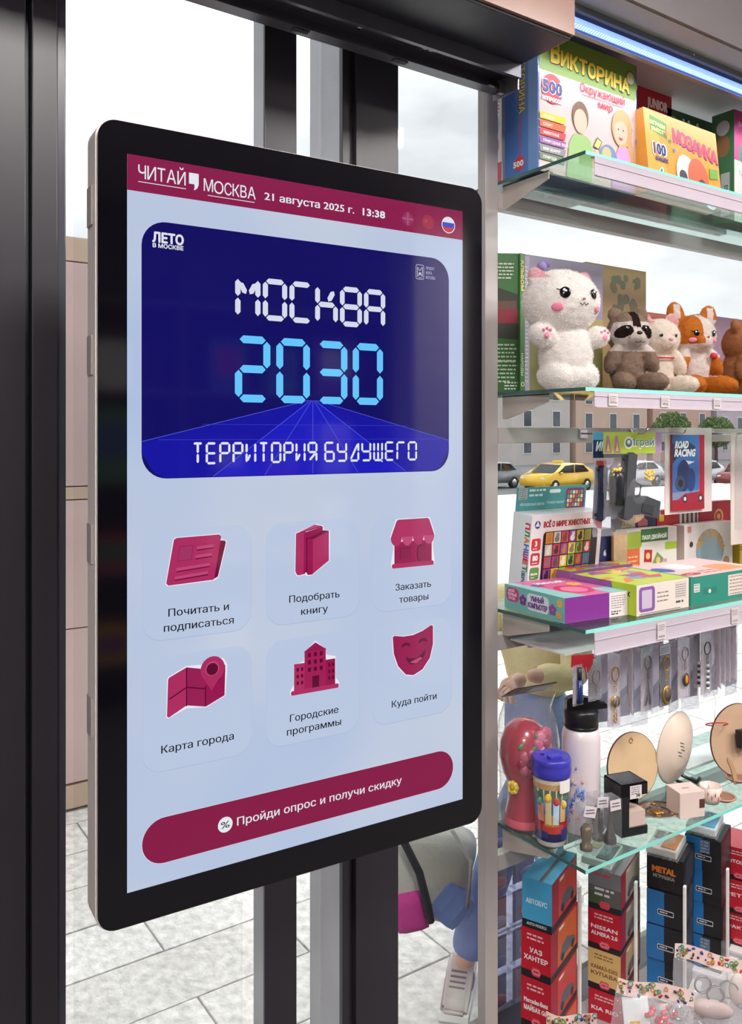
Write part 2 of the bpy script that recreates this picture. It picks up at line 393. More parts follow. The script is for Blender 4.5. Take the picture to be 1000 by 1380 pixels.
# street: cars, buildings, trees
def car(loc, yaw, col, label, taxi=False):
    t = empty('car', loc, yaw, label, 'car', 'cars parked on the street')
    mb = mat(col, rough=.25, var=.03, coat=.6); mg = mat((26, 30, 36), rough=.08); mk = mat((22, 22, 24), rough=.7)
    prof = [(-2.2, .32), (-2.24, .62), (-2.12, .88), (-1.3, .97), (-.62, 1.42), (.2, 1.50), (1.15, 1.46), (1.85, 1.02), (2.15, .95), (2.2, .5), (2.12, .3)]
    g = G(); g.prism(prof, -.88, .88, 'y', mb, False)
    bmesh.ops.bevel(g.bm, geom=[e for e in g.bm.edges if abs(e.verts[0].co.y-e.verts[1].co.y) < .01], offset=.09, segments=3, affect='EDGES')
    for f in g.bm.faces: f.smooth = True
    g.build('body', t)
    for s_ in (-1, 1):
        for q in ([(-1.15, 1.0), (-.55, 1.38), (.2, 1.43), (.2, 1.0)], [(.28, 1.0), (.28, 1.43), (1.05, 1.38), (1.55, 1.02)]):
            g = G(); g.prism(q, s_*.882, s_*.9, 'y', mg); g.build('side_window', t)
        for x in (-1.38, 1.38):
            g = G(); g.M = Matrix.Translation((x, s_*.80, .33)) @ Matrix.Rotation(R_(90), 4, 'X'); g.lathe([(.0, -.1), (.2, -.1), (.2, -.12), (.33, -.11), (.33, .11), (.2, .12), (.2, .1), (0, .1)], seg=20, m=mk); wl = g.build('wheel', t)
            g = G(); g.M = Matrix.Translation((x, s_*.80, .33)) @ Matrix.Rotation(R_(90), 4, 'X'); g.lathe([(0, -.124), (.18, -.122), (.18, .122), (0, .124)], seg=14, m=M_chrome); g.build('hub', wl)
        g = G(); g.ell((-2.14, s_*.66, .72), (.07, .16, .08), mat((235, 235, 230), rough=.1)); g.build('headlight', t)
        g = G(); g.ell((2.14, s_*.66, .78), (.06, .16, .09), mat((150, 20, 20), rough=.2)); g.build('tail_light', t)
        g = G(); g.ell((-.98, s_*.98, 1.0), (.08, .1, .06), mb); g.build('mirror', t)
    g = G(); g.prism([(-1.28, .985), (-.66, 1.41), (-.64, 1.43), (-1.3, 1.0)], -.7, .7, 'y', mg); g.build('windscreen', t)
    if taxi: g = G(); g.bx(-.1, .1, -.3, .3, 1.5, 1.62, mat((240, 210, 60), rough=.4), bev=.02); g.build('taxi_sign', t)
    return t
RD = -1.45
for px, D, col, lb, tx in ((655, 47, (120, 124, 132), 'grey car parked furthest left on the street behind the shelves', False), (752, 45, (252, 200, 40), 'yellow taxi on the street above the animal tablet box', True),
                       (850, 49, (236, 238, 240), 'white car parked right behind the yellow taxi', False), (935, 50, (232, 234, 238), 'white car half hidden behind the grey road racing backing card', False), (1010, 47, (150, 40, 46), 'dark red car at the right end of the street row', False)):
    p = onD(px, 586, D); car((p.x, p.y, RD), 6, col, lb, tx)
def building(px0, px1, Y, H, col, roofc, label, nf=3):
    x0 = onY(px0, 586, Y).x; x1 = onY(px1, 586, Y).x; t = empty('building', ((x0+x1)/2, Y, RD), 0, label, 'building'); W = x1-x0
    g = G(); g.bx(-W/2, W/2, 0, 9, 0, H, mat(col, rough=.85, var=.05, scale=.5)); g.build('wall', t)
    g = G(); g.prism([(-.4, H), (9.4, H), (4.5, H+1.6)], -W/2-.3, W/2+.3, 'x', mat(roofc, rough=.8, var=.1, scale=1)); g.build('roof', t)
    n = max(2, int(W/3)); me = None
    for f in range(nf):
        for i in range(n):
            x = -W/2+(i+.5)*W/n; z = 1.2+f*(H-1)/nf
            if me is None:
                g = G(); g.bx(-.62, .62, -.08, .0, -.1, 1.6, mat((220, 216, 208), rough=.7)); fr = g.build('window', t); me = fr.data
                g = G(); g.bx(-.5, .5, -.1, -.082, 0, 1.5, mat((70, 80, 92), rough=.1)); pn = g.build('pane', fr); pme = pn.data
            else:
                fr = bpy.data.objects.new('window', me); COL.objects.link(fr); fr.parent = t
                pn = bpy.data.objects.new('pane', pme); COL.objects.link(pn); pn.parent = fr
            fr.location = (x, 0, z)
building(690, 768, 60, 9.0, (196, 188, 184), (140, 140, 146), 'pale building with grey roof far behind the white plush')
building(776, 872, 60, 8.6, (206, 176, 160), (176, 104, 84), 'beige building with terracotta roof far behind the shelves')
building(880, 958, 60, 9.4, (198, 160, 148), (170, 96, 80), 'pink building with red roof far beyond the plush toys')
building(966, 1080, 60, 8.2, (190, 176, 186), (128, 116, 128), 'mauve building with dark roof at the far right')
def tree(px, Y, H, label):
    p = onY(px, 586, Y); t = empty('tree', (p.x, Y, RD), 0, label, 'tree', 'street trees'); rd = random.Random(px)
    g = G(); g.tube([(0, 0, 0), (.05, 0, H*.3), (0, .1, H*.55)], [.2, .15, .08], mat((90, 74, 60), rough=.9), 8)
    for a in range(4): g.tube([(0, .05, H*.35), (math.cos(a*1.6)*.9, math.sin(a*1.6)*.9, H*.62)], [.09, .03], mat((90, 74, 60), rough=.9), 6)
    g.build('trunk', t)
    g = G(); ml = [mat((92, 122, 58), rough=.8, var=.2), mat((122, 150, 76), rough=.8, var=.2), mat((70, 98, 46), rough=.8, var=.2)]
    for i in range(2600):
        d = Vector((rd.gauss(0, 1), rd.gauss(0, 1), rd.gauss(0, 1))).normalized()*(rd.random()**.4); k = H*.34
        c = Vector((d.x*k, d.y*k, H*.66+d.z*k*.9)); s_ = .16; e = Euler((rd.random()*6, rd.random()*6, rd.random()*6)).to_matrix()
        g._add([c+e @ Vector(v) for v in ((-s_, 0, 0), (0, -s_*.5, 0), (s_, 0, 0), (0, s_*.5, 0))], [(0, 1, 2, 3)], ml[i % 3])
    g.build('foliage', t, norm=False)
tree(905, 50, 5.4, 'bushy green street tree left of two beyond the plush shelf'); tree(965, 48, 5.0, 'bushy green street tree right of two beyond the plush shelf')
# ------------------------------------------------------------------ information kiosk (screen frame: u right, v up, origin bottom-left of the lit area)
KYAW = -3.177
ks = empty('touch_screen_kiosk', (0.34475, 1.0602, 0.9665), KYAW, 'large black portrait touch screen kiosk showing a city services menu', 'kiosk')
def rrpts(u0, v0, u1, v1, r, n=8):
    P = []
    for cx, cy, a0 in ((u1-r, v1-r, 0), (u0+r, v1-r, 90), (u0+r, v0+r, 180), (u1-r, v0+r, 270)):
        for i in range(n+1): a = R_(a0+90*i/n); P.append((cx+r*math.cos(a), cy+r*math.sin(a)))
    return P
KW, KH = .534, .9415
g = G(); g.prism(rrpts(-.0385, -.0455, .5755, .984, .026), .0005, .042, 'y', mat((226, 218, 214), rough=.45, var=.03)); g.build('casing', ks, label='pale metal casing with rounded corners')
g = G(); g.prism(rrpts(-.0365, -.0435, .5735, .982, .024), -.004, .0, 'y', mat((9, 8, 14), rough=.07, var=0, spec=.55)); g.build('front_glass', ks, label='glossy black glass front')
for v in (.2, .42, .66, .85):
    g = G(); g.bx(-.041, -.0386, .012, .036, v, v+.05, mat((180, 172, 170), rough=.4)); g.build('edge_clip', ks)
g = G(); g.bx(.17, .40, .042, .075, .33, .63, mat((30, 30, 34), rough=.5), bev=.004); g.bx(.24, .30, .075, .33, .42, .54, mat((30, 30, 34), rough=.5)); g.bx(.44, .50, .075, .30, .42, .54, mat((30, 30, 34), rough=.5)); g.bx(.40, .50, .042, .08, .40, .56, mat((30, 30, 34), rough=.5)); g.build('wall_mount', ks)

scr = Pr((0, -.0042, 0), (1, 0, 0), (0, 0, 1), (0, -1, 0), glow, off=.0001).rect(0, 0, KW, KH, (186, 199, 222)).build('screen', ks, label='lit pale blue screen')
# soft colour drift of the picture
m = scr.data.materials[0] = scr.data.materials[0].copy(); n = m.node_tree; b = n.nodes['Principled BSDF']
tcn = n.nodes.new('ShaderNodeTexCoord'); nz = n.nodes.new('ShaderNodeTexNoise'); nz.inputs['Scale'].default_value = 2.2; rp = n.nodes.new('ShaderNodeValToRGB')
rp.color_ramp.elements[0].position = .35; rp.color_ramp.elements[0].color = lin((172, 190, 222))+(1,); rp.color_ramp.elements[1].position = .65; rp.color_ramp.elements[1].color = lin((198, 206, 222))+(1,)
n.links.new(tcn.outputs['Object'], nz.inputs[0]); n.links.new(nz.outputs[0], rp.inputs[0]); n.links.new(rp.outputs[0], b.inputs['Emission Color'])
def layer(k=0): return Pr((0, -.0045-.0004*k, 0), (1, 0, 0), (0, 0, 1), (0, -1, 0), glow, eps=.000008, off=0)
def sub(p, name, par=scr, **kw): return p.build(name, par, **kw)
WH = (226, 230, 238)
# header
p = layer(); p.rect(0, .8955, KW, KH, (136, 26, 74))
x = .0141
for ch, ww, base in zip('ЧИТАЙ', (.0100, .0112, .0105, .0125, .0112), [.9125]*5): p.text(ch, x, base, .0175, WH, ww, bold=0); x += ww+.0018
x = .1016
for ch, ww in zip('МОСКВА', (.0130, .0135, .0105, .0100, .0092, .0120)): p.text(ch, x, .9085 if ch != 'М' else .9095, .0165, WH, ww, bold=0); x += ww+.0013
p.rect(.0141, .9078, .0772, .9086, WH); p.rect(.107, .9038, .1745, .9046, WH)
p.poly([(.0812, .9305), (.0945, .9305), (.0945, .916), (.0925, .911), (.0885, .908), (.088, .9085), (.089, .912), (.0885, .916), (.0812, .916)], WH)
p.text('21 августа 2025 г.', .1899, .9105, .0105, WH, .1432, bold=.026); p.text('13:38', .3484, .9105, .0105, WH, .0385, bold=.03)
for cx, rng in ((.4285, 'uk'), (.4662, 'cn')):
    if rng == 'uk':
        for a in (0, 90): p.line((cx-.0105*math.cos(R_(a)), .9155-.0105*math.sin(R_(a))), (cx+.0105*math.cos(R_(a)), .9155+.0105*math.sin(R_(a))), .0022, (168, 92, 130))
        for a in (22, 45, 68, 112, 135, 158, 202, 225, 248, 292, 315, 338): p.line((cx+.0035*math.cos(R_(a)), .9155+.0035*math.sin(R_(a))), (cx+.0105*math.cos(R_(a)), .9155+.0105*math.sin(R_(a))), .0009, (160, 84, 120))
    else:
        p.disc(cx, .9155, .0115, (158, 44, 70)); p.poly([(cx-.004+.0045*(1 if k % 2 == 0 else .42)*math.sin(R_(36*k)), .9165+.0045*(1 if k % 2 == 0 else .42)*math.cos(R_(36*k))) for k in range(10)], (176, 74, 66))
        for k in range(4): p.disc(cx+.0035+.002*math.sin(k), .921-.0035*k, .0009, (176, 74, 66), n=8)
cx, cy, r = .5055, .9158, .0118
p.disc(cx, cy, r+.0012, (236, 236, 240)); p.disc(cx, cy, r, (60, 70, 190))
p.disc(cx, cy, r, (222, 224, 232), a0=19, a1=161); p.disc(cx, cy, r, (196, 50, 66), a0=199, a1=341)
sub(p, 'header_bar', label='crimson header bar with date and time')

# banner
SEG = {'a': ((0, 2), (1, 2)), 'b': ((1, 1), (1, 2)), 'c': ((1, 0), (1, 1)), 'd': ((0, 0), (1, 0)), 'e': ((0, 0), (0, 1)), 'f': ((0, 1), (0, 2)), 'g': ((0, 1), (1, 1)),
       'p': ((0, 1), (.5, 1)), 'q': ((.5, 1), (1, 1)), 'h': ((0, 2), (.5, 1)), 'i': ((.5, 1), (.5, 2)), 'j': ((.5, 1), (1, 2)), 'k': ((0, 0), (.5, 1)), 'l': ((.5, 0), (.5, 1)), 'm': ((.5, 1), (1, 0)), 'z': ((0, 0), (1, 1)), 'y': ((0, 0), (1, 2)), 't': ((1, -.28), (1, 0))}
CH = {'М': 'febchj', 'О': 'abcdef', 'С': 'adef', 'К': 'efgjc', 'В': 'abcdefg', 'А': 'abcefg', '2': 'abged', '0': 'abcdef', '3': 'abgcd', 'Т': 'ail', 'Е': 'afged', 'Р': 'abfge', 'И': 'fkbcef', 'Я': 'abfgcz', 'Б': 'afgcde', 'У': 'fgbcd', 'Д': 'ybcd', 'Щ': 'febcdilt', 'Г': 'afe'}
def segtext(p, s, u0, v0, W, Hh, pitch, th_, col):
    for i, ch in enumerate(s):
        for k in CH.get(ch, ''):
            (x0, y0), (x1, y1) = SEG[k]; A = Vector((u0+pitch*i+x0*W, v0+y0*Hh/2)); B = Vector((u0+pitch*i+x1*W, v0+y1*Hh/2)); d = (B-A); L = d.length; d.normalize(); n_ = Vector((-d.y, d.x))*th_/2
            gp = th_*.16; tp = th_*.5
            if k in 'hjkmzy': gp = th_*.75
            A2 = A+d*gp; B2 = B-d*gp
            p.poly([tuple(A2), tuple(A2+d*tp-n_), tuple(B2-d*tp-n_), tuple(B2), tuple(B2-d*tp+n_), tuple(A2+d*tp+n_)], col, True)
p = layer(); p.rr(.0172, .5256, .5078, .8615, .034, (188, 196, 236), n=8); p.rr(.0182, .5264, .5068, .8607, .0332, (14, 10, 96), n=8)
hz = .640; P2 = lambda x, y: (x, y)
p.poly([(.255, .633), (.275, .633), (.5065, .575), (.5065, .560), (.4900, .533), (.4750, .5275), (.0500, .5275), (.0350, .533), (.0186, .560), (.0186, .575)], (20, 18, 158))
p.poly([(.258, .632), (.272, .632), (.425, .5275), (.115, .5275)], (26, 26, 186))
for x in (-.02, .115, .19, .265, .34, .425, .56):
    xx = x; yy = .5278
    if x < .0: xx, yy = .0188, .575
    if x > .55: xx, yy = .5062, .575
    p.line((.265+(x-.265)*.02, .633), (xx, yy), .0006, (88, 100, 214))
p.line((.10, .5975), (.43, .5975), .0005, (60, 66, 196)); p.line((.04, .577), (.49, .577), .0005, (60, 66, 196))
p.text('ЛЕТО', .0329, .8335, .0125, (222, 224, 236), .0405, bold=.04); p.text('В МОСКВЕ', .0329, .8265, .0052, (222, 224, 236), .0405, bold=.03)
p.rr(.4435, .8245, .4585, .8475, .003, (190, 190, 214)); p.rr(.4442, .8252, .4578, .8468, .0026, (30, 24, 96))
for a, b_ in (((.4465, .829), (.4465, .843)), ((.4465, .843), (.4505, .838)), ((.4505, .838), (.4555, .844)), ((.4555, .844), (.4555, .829)), ((.4465, .829), (.4525, .834)), ((.4525, .834), (.4555, .829)), ((.4485, .827), (.4545, .827))): p.line(a, b_, .0009, (190, 190, 214))
p.disc(.451, .8335, .0022, (190, 190, 214), n=10)
for k, s_ in enumerate(('ПРОЕКТ', 'МЭРА', 'МОСКВЫ')): p.text(s_, .4622, .8410-.0072*k, .0046, (190, 190, 214), (.0165, .0118, .0175)[k], bold=.0)
segtext(p, 'МОСКВА', .150, .7465, .0295, .051, .0408, .0076, (214, 218, 236))
segtext(p, '2030', .151, .6335, .0420, .081, .0617, .0105, (100, 196, 250))
segtext(p, 'ТЕРРИТОРИЯ', .0868, .5455, .0128, .0265, .0190, .0031, (222, 226, 240))
segtext(p, 'БУДУЩЕГО', .2850, .5455, .0140, .0265, .0207, .0031, (222, 226, 240))
sub(p, 'promo_banner', label='dark blue banner with segment lettering')

# menu tiles: shallow cards with a raised-looking icon picture
CA, CB, CD, CL, CK = (150, 20, 78), (172, 44, 96), (112, 10, 58), (188, 70, 118), (92, 8, 48)
def tile(u0, v0, u1, v1):
    p = layer(); p.rr(u0, v0, u1, v1, .026, (170, 184, 214), n=8); p.rr(u0+.0003, v0+.001, u1-.0003, v1+.0003, .0256, (184, 198, 223), n=8)
    return p
def outline(p, pts, off=.0014):
    c = Vector((sum(a[0] for a in pts)/len(pts), sum(a[1] for a in pts)/len(pts)))
    p.poly([tuple(Vector(a)+(Vector(a)-c).normalized()*off) for a in pts], (232, 232, 244))
TXc = (22, 20, 34)
# newspaper
p = tile(.0195, .3155, .1705, .4600)
def q(px, py): # icon sketch units
    return (.0, .0)
a = [(.0505, .3895), (.0535, .3865), (.1155, .3888), (.1215, .3925), (.1330, .4382), (.1312, .4405), (.1255, .4410), (.1235, .4492), (.0645, .4482), (.0608, .4462)]
outline(p, a); p.poly([(.112, .388), (.1215, .3925), (.1330, .4382), (.1312, .4405), (.1245, .4410)], CD)
p.poly([(.0535, .3865), (.1155, .3888), (.1165, .392), (.1262, .4460), (.1235, .4492), (.0645, .4482), (.0608, .4462), (.0505, .3895)], CB)
p.poly([(.0655, .4170), (.0850, .4180), (.0872, .4375), (.0685, .4370)], (138, 34, 84)); p.poly([(.0665, .4180), (.0843, .4188), (.0862, .4365), (.0692, .4360)], (160, 50, 98))
for (x0, y0, x1, y1) in ((.0920, .4330, .1150, .4345), (.0900, .4215, .1130, .4232), (.0640, .4065, .1100, .4100), (.0620, .3955, .1075, .3992)):
    p.line((x0, y0-.0016), (x1, y1-.0016), .0042, CD); p.line((x0, y0), (x1, y1), .0038, CL)
p.text('Почитать и', .0535, .3460, .0100, TXc, .0835, bold=.018); p.text('подписаться', .0475, .3268, .0100, TXc, .0965, bold=.018); sub(p, 'menu_tile', label='menu tile with newspaper icon')
# books
p = tile(.1920, .3155, .3430, .4600)
a = [(.2370, .3895), (.2400, .3840), (.2440, .3835), (.2530, .3850), (.2560, .3830), (.2620, .3828), (.2910, .4010), (.2920, .4440), (.2820, .4450), (.2810, .4510), (.2700, .4540), (.2380, .4430)]
outline(p, a); p.poly([(.2370, .3895), (.2400, .3840), (.2440, .3835), (.2530, .3850), (.2530, .4460), (.2380, .4430)], CB)
p.poly([(.2380, .4430), (.2530, .4450), (.2810, .4510), (.2700, .4540), (.2670, .4540)], CD); p.poly([(.2500, .3850), (.2810, .4000), (.2810, .4510), (.2510, .4440)], CA); p.poly([(.2375, .4430), (.2500, .4455), (.2790, .4520), (.2680, .4545)], CL)
p.poly([(.2545, .3865), (.2570, .3828), (.2635, .3828), (.2635, .4335), (.2545, .4370)], CK); p.poly([(.2560, .3865), (.2580, .3830), (.2635, .3830), (.2910, .4010), (.2910, .4445), (.2820, .4450), (.2560, .4350)], CA)
p.poly([(.2650, .3850), (.2900, .4010), (.2900, .4430), (.2650, .4330)], CB); p.poly([(.2560, .4350), (.2650, .4335), (.2905, .4445), (.2820, .4455)], CD)
p.text('Подобрать', .2276, .3460, .0100, TXc, .0810, bold=.018); p.text('книгу', .2463, .3268, .0100, TXc, .0430, bold=.018); sub(p, 'menu_tile', label='menu tile with two books icon')
# shop
p = tile(.3640, .3155, .5120, .4600)
a = [(.3995, .3825), (.4775, .3825), (.4780, .3880), (.4740, .4120), (.4785, .4280), (.4690, .4540), (.4080, .4540), (.3975, .4280), (.4040, .4120), (.3990, .3880)]
outline(p, a); p.rect(.4040, .3850, .4735, .4200, CA); p.rr(.3995, .3800, .4775, .3870, .003, CB)
p.poly([(.3975, .4270), (.4080, .4520), (.4110, .4540), (.4660, .4540), (.4690, .4520), (.4785, .4270)], CB)
for k in range(4): p.disc(.4076+.0203*k, .4270, .0101, CL if k % 2 else CB, ry=.0135, a0=180, a1=360)
p.rect(.4140, .3930, .4350, .4105, CK); p.rect(.4150, .3930, .4350, .4095, (138, 24, 74)); p.rr(.4455, .3875, .4625, .4130, .007, CK); p.rr(.4475, .3875, .4625, .4120, .007, (138, 24, 74))
p.text('Заказать', .4060, .3460, .0100, TXc, .0660, bold=.018); p.text('товары', .4130, .3268, .0100, TXc, .0540, bold=.018); sub(p, 'menu_tile', label='menu tile with shop icon')
# map
p = tile(.0195, .1450, .1705, .2950)
a = [(.0515, .2160), (.0540, .2140), (.0790, .2235), (.1050, .2205), (.1310, .2310), (.1330, .2600), (.1335, .2720), (.1290, .2800), (.1190, .2840), (.1080, .2815), (.1000, .2755), (.0780, .2770), (.0550, .2670), (.0530, .2640)]
outline(p, a); p.poly([(.0515, .2160), (.0540, .2140), (.0780, .2260), (.0780, .2765), (.0550, .2665), (.0530, .2640)], CB)
p.poly([(.0780, .2260), (.1045, .2200), (.1045, .2700), (.0780, .2765)], (150, 30, 82)); p.poly([(.1045, .2200), (.1310, .2310), (.1320, .2660), (.1045, .2700)], CA)
for s_, e_ in (((.0780, .2250), (.0780, .2750)), ((.1040, .2220), (.1040, .2480)), ((.0545, .2380), (.0780, .2500)), ((.0780, .2500), (.1040, .2440))): p.line(s_, e_, .0018, CK)
p.poly([(.1140, .2410), (.0975, .2640), (.0975, .2720), (.1320, .2720), (.1320, .2640)], CK); p.poly([(.1128, .2400), (.0978, .2640), (.1310, .2650)], CB); p.disc(.1142, .2690, .0172, CB); p.disc(.1135, .2695, .0098, CL); p.disc(.1135, .2690, .0082, CK)
p.text('Карта города', .0441, .1690, .0100, TXc, .1000, bold=.018); sub(p, 'menu_tile', label='menu tile with map icon')
# building
p = tile(.1920, .1450, .3430, .2950)
a = [(.2300, .2160), (.3070, .2160), (.3070, .2230), (.3010, .2300), (.3010, .2600), (.2860, .2640), (.2850, .2720), (.2690, .2860), (.2530, .2720), (.2520, .2600), (.2360, .2560), (.2360, .2300), (.2300, .2220)]
outline(p, a); p.rect(.2350, .2200, .2540, .2580, CB); p.rect(.2840, .2200, .3015, .2575, CA); p.rect(.2515, .2200, .2860, .2745, (158, 30, 84)); p.poly([(.2500, .2730), (.2870, .2730), (.2690, .2850)], CA)
p.rr(.2300, .2140, .3075, .2205, .003, CB); p.rect(.2640, .2205, .2750, .2370, CK)
for i in range(3):
    for j in range(3): p.rect(.2570+.0095*i, .2440+.0105*j, .2618+.0095*i, .2500+.0105*j, CK)
for x0 in (.2390, .2460, .2900, .2960):
    for j in range(3): p.rect(x0, .2280+.0095*j, x0+.0035, .2330+.0095*j, CK)
p.text('Городские', .2287, .1775, .0100, TXc, .0780, bold=.018); p.text('программы', .2240, .1590, .0100, TXc, .0870, bold=.018); sub(p, 'menu_tile', label='menu tile with city building icon')
# mask
p = tile(.3640, .1450, .5120, .2950)
a = [(.4010, .2760), (.4040, .2775), (.4200, .2745), (.4380, .2745), (.4560, .2790), (.4720, .2860), (.4760, .2845), (.4760, .2560), (.4700, .2350), (.4560, .2190), (.4390, .2125), (.4250, .2155), (.4110, .2300), (.4030, .2500)]
outline(p, a); p.poly(a, CA)
for cx, cy in ((.4250, .2570), (.4570, .2600)): p.disc(cx, cy, .0090, CK, a0=10, a1=170, ry=.0075); p.disc(cx, cy-.0012, .0066, CA, a0=10, a1=170, ry=.0042)
p.poly([(.4250, .2430), (.4330, .2390), (.4450, .2385), (.4560, .2440), (.4610, .2500), (.4610, .2440), (.4560, .2340), (.4440, .2290), (.4330, .2300), (.4270, .2360)], CK); p.poly([(.4320, .2330), (.4440, .2300), (.4560, .2360), (.4520, .2390), (.4380, .2350)], CL)
p.text('Куда пойти', .3996, .1690, .0100, TXc, .0830, bold=.018); sub(p, 'menu_tile', label='menu tile with theatre mask icon')
# survey button
p = layer(); p.rr(.0180, .0255, .5160, .0862, .0302, (206, 206, 224), n=10); p.rr(.0190, .0262, .5150, .0855, .0295, (132, 16, 66), n=10)
p.disc(.1320, .0556, .0105, (228, 230, 238)); p.text('%', .1320, .0510, .0092, (30, 10, 30), .0125, bold=.02, align='c'); p.text('Пройди опрос и получи скидку', .1492, .0500, .0110, (226, 226, 236), .2680, bold=.012)
sub(p, 'survey_button', label='long crimson rounded button')
for o_ in scr.children: o_.location = (0, 0, 0)

# ------------------------------------------------------------------ what the glossy screen reflects: a goods rack along the rear of the shop
rk = empty('goods_rack', (1.40, -2.75, 0), 0, 'dark goods rack along the rear wall opposite the kiosk', 'rack')
M_rk = mat((40, 36, 42), rough=.6)
g = G(); g.bx(-1.3, 1.3, -.25, -.22, 0, 2.5, M_rk); g.build('back_panel', rk)
for x in (-1.3, 0, 1.3): g = G(); g.bx(x-.02, x+.02, -.22, .22, 0, 2.5, M_rk); g.build('side_panel', rk)
for z in (.3, .8, 1.3, 1.8, 2.3): g = G(); g.bx(-1.28, 1.28, -.22, .2, z-.02, z, mat((96, 90, 96), rough=.5)); g.build('shelf', rk)

rd = random.Random(12); rcol = [(170, 60, 60), (60, 90, 150), (206, 196, 180), (70, 130, 90), (206, 150, 60), (120, 70, 140), (210, 206, 206)]
for zi, z in enumerate((.3, .8, 1.3, 1.8)):
    for i, x in enumerate((-1.05, -.72, -.38, .28, .62, .98)):
        hh = .18+.22*rd.random(); ww = .18+.10*rd.random()
        t = empty('stock_box', (1.40+x, -2.70, z+.0), 0, 'cardboard stock box on the dark goods rack along the rear wall', 'box', 'stock boxes on the rear rack')
        g = G(); g.bx(-ww/2, ww/2, -.12, .12, 0, hh, mat(rcol[(zi*3+i*2) % 7], rough=.5)); g.build('carton', t); g = G(); g.bx(-ww*.35, ww*.35, .12, .1215, hh*.3, hh*.8, mat(rcol[(zi*5+i+3) % 7], rough=.5)); g.build('label', t)
plate('trim_2', 2.78, 3.16, -2.62, -2.3, 0, 3.0, mat((214, 206, 206), rough=.5))
# ------------------------------------------------------------------ shelf unit
S1, S2, S3, S4 = 2.115, 1.645, 1.162, .685
X0, X1, YF, YB = 1.289, 2.46, 1.134, 1.465
su = empty('display_shelving', (0, 0, 0), 0, 'pale grey metal display shelving with glass shelves beside the window', 'shelving')
def sp(name, fn, **kw):
    g = G(); fn(g); return g.build(name, su, **kw)
for x in (X0-.040, X1+.01): sp('post', lambda g: (g.bx(x, x+.038, 1.384, 1.409, .0, 2.62, M_post, bev=.002), [g.bx(x+.016, x+.022, 1.3828, 1.3842, 1.0+.05*k, 1.022+.05*k, mat((70, 66, 66), rough=.6)) for k in range(0)]))
for z in (2.055, 1.531, 1.068, .575): sp('cross_beam', lambda g: g.bx(X0-.0018, X1+.01, 1.384, 1.409, z-.0, z+.036, M_post, bev=.002))
M_brk = mat((196, 186, 178), rough=.4, metal=.15)
SH = {}
for z in (S1, S2, S3, S4):
    zz = z-.008
    for x in (X0+.012, X1-.015):
        sp('shelf_bracket', lambda g: (g.prism([(1.384, zz), (1.384, zz-.052), (1.37, zz-.052), (1.245, zz-.018), (1.245, zz)], x, x+.003, 'x', M_brk), g.bx(x, x+.016, 1.245, 1.384, zz-.0025, zz, M_brk)))
    g = G(); g.bx(X0, X1, YF+.0004, YB, z-.0075, z, M_shelf); gs0 = g.build('glass', None); gs = empty('glass_shelf', (0, 0, 0), 0, {S1: 'top glass shelf carrying the game boxes', S2: 'second glass shelf from the top carrying the plush toys', S3: 'third glass shelf carrying flat toy boxes', S4: 'lowest glass shelf carrying the mugs and souvenirs'}[z], 'glass shelf'); gs0.parent = gs; SH[z] = gs
    g = G(); g.bx(X0, X1, YF-.0010, YF, z-.0075, z-.0002, M_edge_lit); g.build('lit_edge', gs, label='front edge in a lit turquoise tone')
    g = G(); g.bx(X0-.0010, X0, YF, YB, z-.0075, z-.0002, M_edge_shaded); g.build('shaded_edge', gs, label='side edge of the same glass in a shaded green tone')
# label holders on the front edges
M_hold = clear((222, 212, 222), 1.4, rough=.12, haze=.6)
def holder(z, dz, dip=.052, tags=()):
    g = G(); x = X0+.022
    g.bx(x, X1, YF-.0045, YF-.0035, z-dip, z-.0075, M_hold); g.bx(x, X1, YF-.009, YF-.0045, z-dip, z-dip+.002, M_hold); g.bx(x, X1, YF-.0035, YF+.006, z-.0095, z-.0078, M_hold); g.bx(x, X1, YF-.006, YF-.0045, z-dip*.45, z-dip*.45+.0012, M_hold)
    h = g.build('label_holder', SH[z])
    for px in tags:
        xx = onY(px, 586, YF-.006).x
        p = Pr((xx-.014, YF-.0075, z-dip+.004), off=0); p.rect(0, 0, .028, dip-.016, (206, 196, 196)); p.lines(.003, dip-.022, .025, 4, .0035, .0014, (110, 96, 100), seed=px); p.text('349.00', .004, .004, .0045, (40, 34, 38), .020, bold=.02); p.build('price_label', h)
holder(S1, 0, .048); holder(S2, 0, .040, (826, 896, 966)); holder(S3, 0, .052, (891, 990))
# canopy with the light strip
M_can = mat((126, 128, 130), rough=.45, metal=.2)
sp('canopy', lambda g: (g.bx(X0, X1, 1.195, 1.47, 2.445, 2.46, mat((186, 188, 196), rough=.5)), g.bx(X0, X1, 1.106, 1.17, 2.425, 2.44, mat((168, 176, 174), rough=.4, metal=.1)), g.bx(X0, X1, 1.168, 1.175, 2.412, 2.46, mat((96, 100, 108), rough=.5)), g.bx(X0, X1, 1.098, 1.106, 2.427, 2.62, mat((104, 98, 100), rough=.4)), g.bx(X0, X1, 1.106, 1.47, 2.60, 2.62, M_can), g.bx(X0, X0+.004, 1.106, 1.47, 2.43, 2.60, M_can)))
M_led = mat((150, 180, 250), rough=.4, var=0, emit=((130, 165, 255), 1.25)); M_led2 = mat((190, 210, 255), rough=.4, var=0, emit=((170, 200, 255), 1.5))
def led(g):
    g.prism([(1.180, 2.396), (1.194, 2.391), (1.200, 2.402), (1.184, 2.408)], X0, X1, 'x', M_led)
    for k in range(150): x = X0+.004+k*.0078; g.box((x, 1.187, 2.3930), (.0036, .010, .001), M_led2, rot=(-22, 0, 0))
sp('led_strip', led, label='blue-white LED light strip')
area('led_strip_lamp', ((X0+X1)/2, 1.19, 2.384), X1-X0, 1.6, (.72, .82, 1), sy=.02)
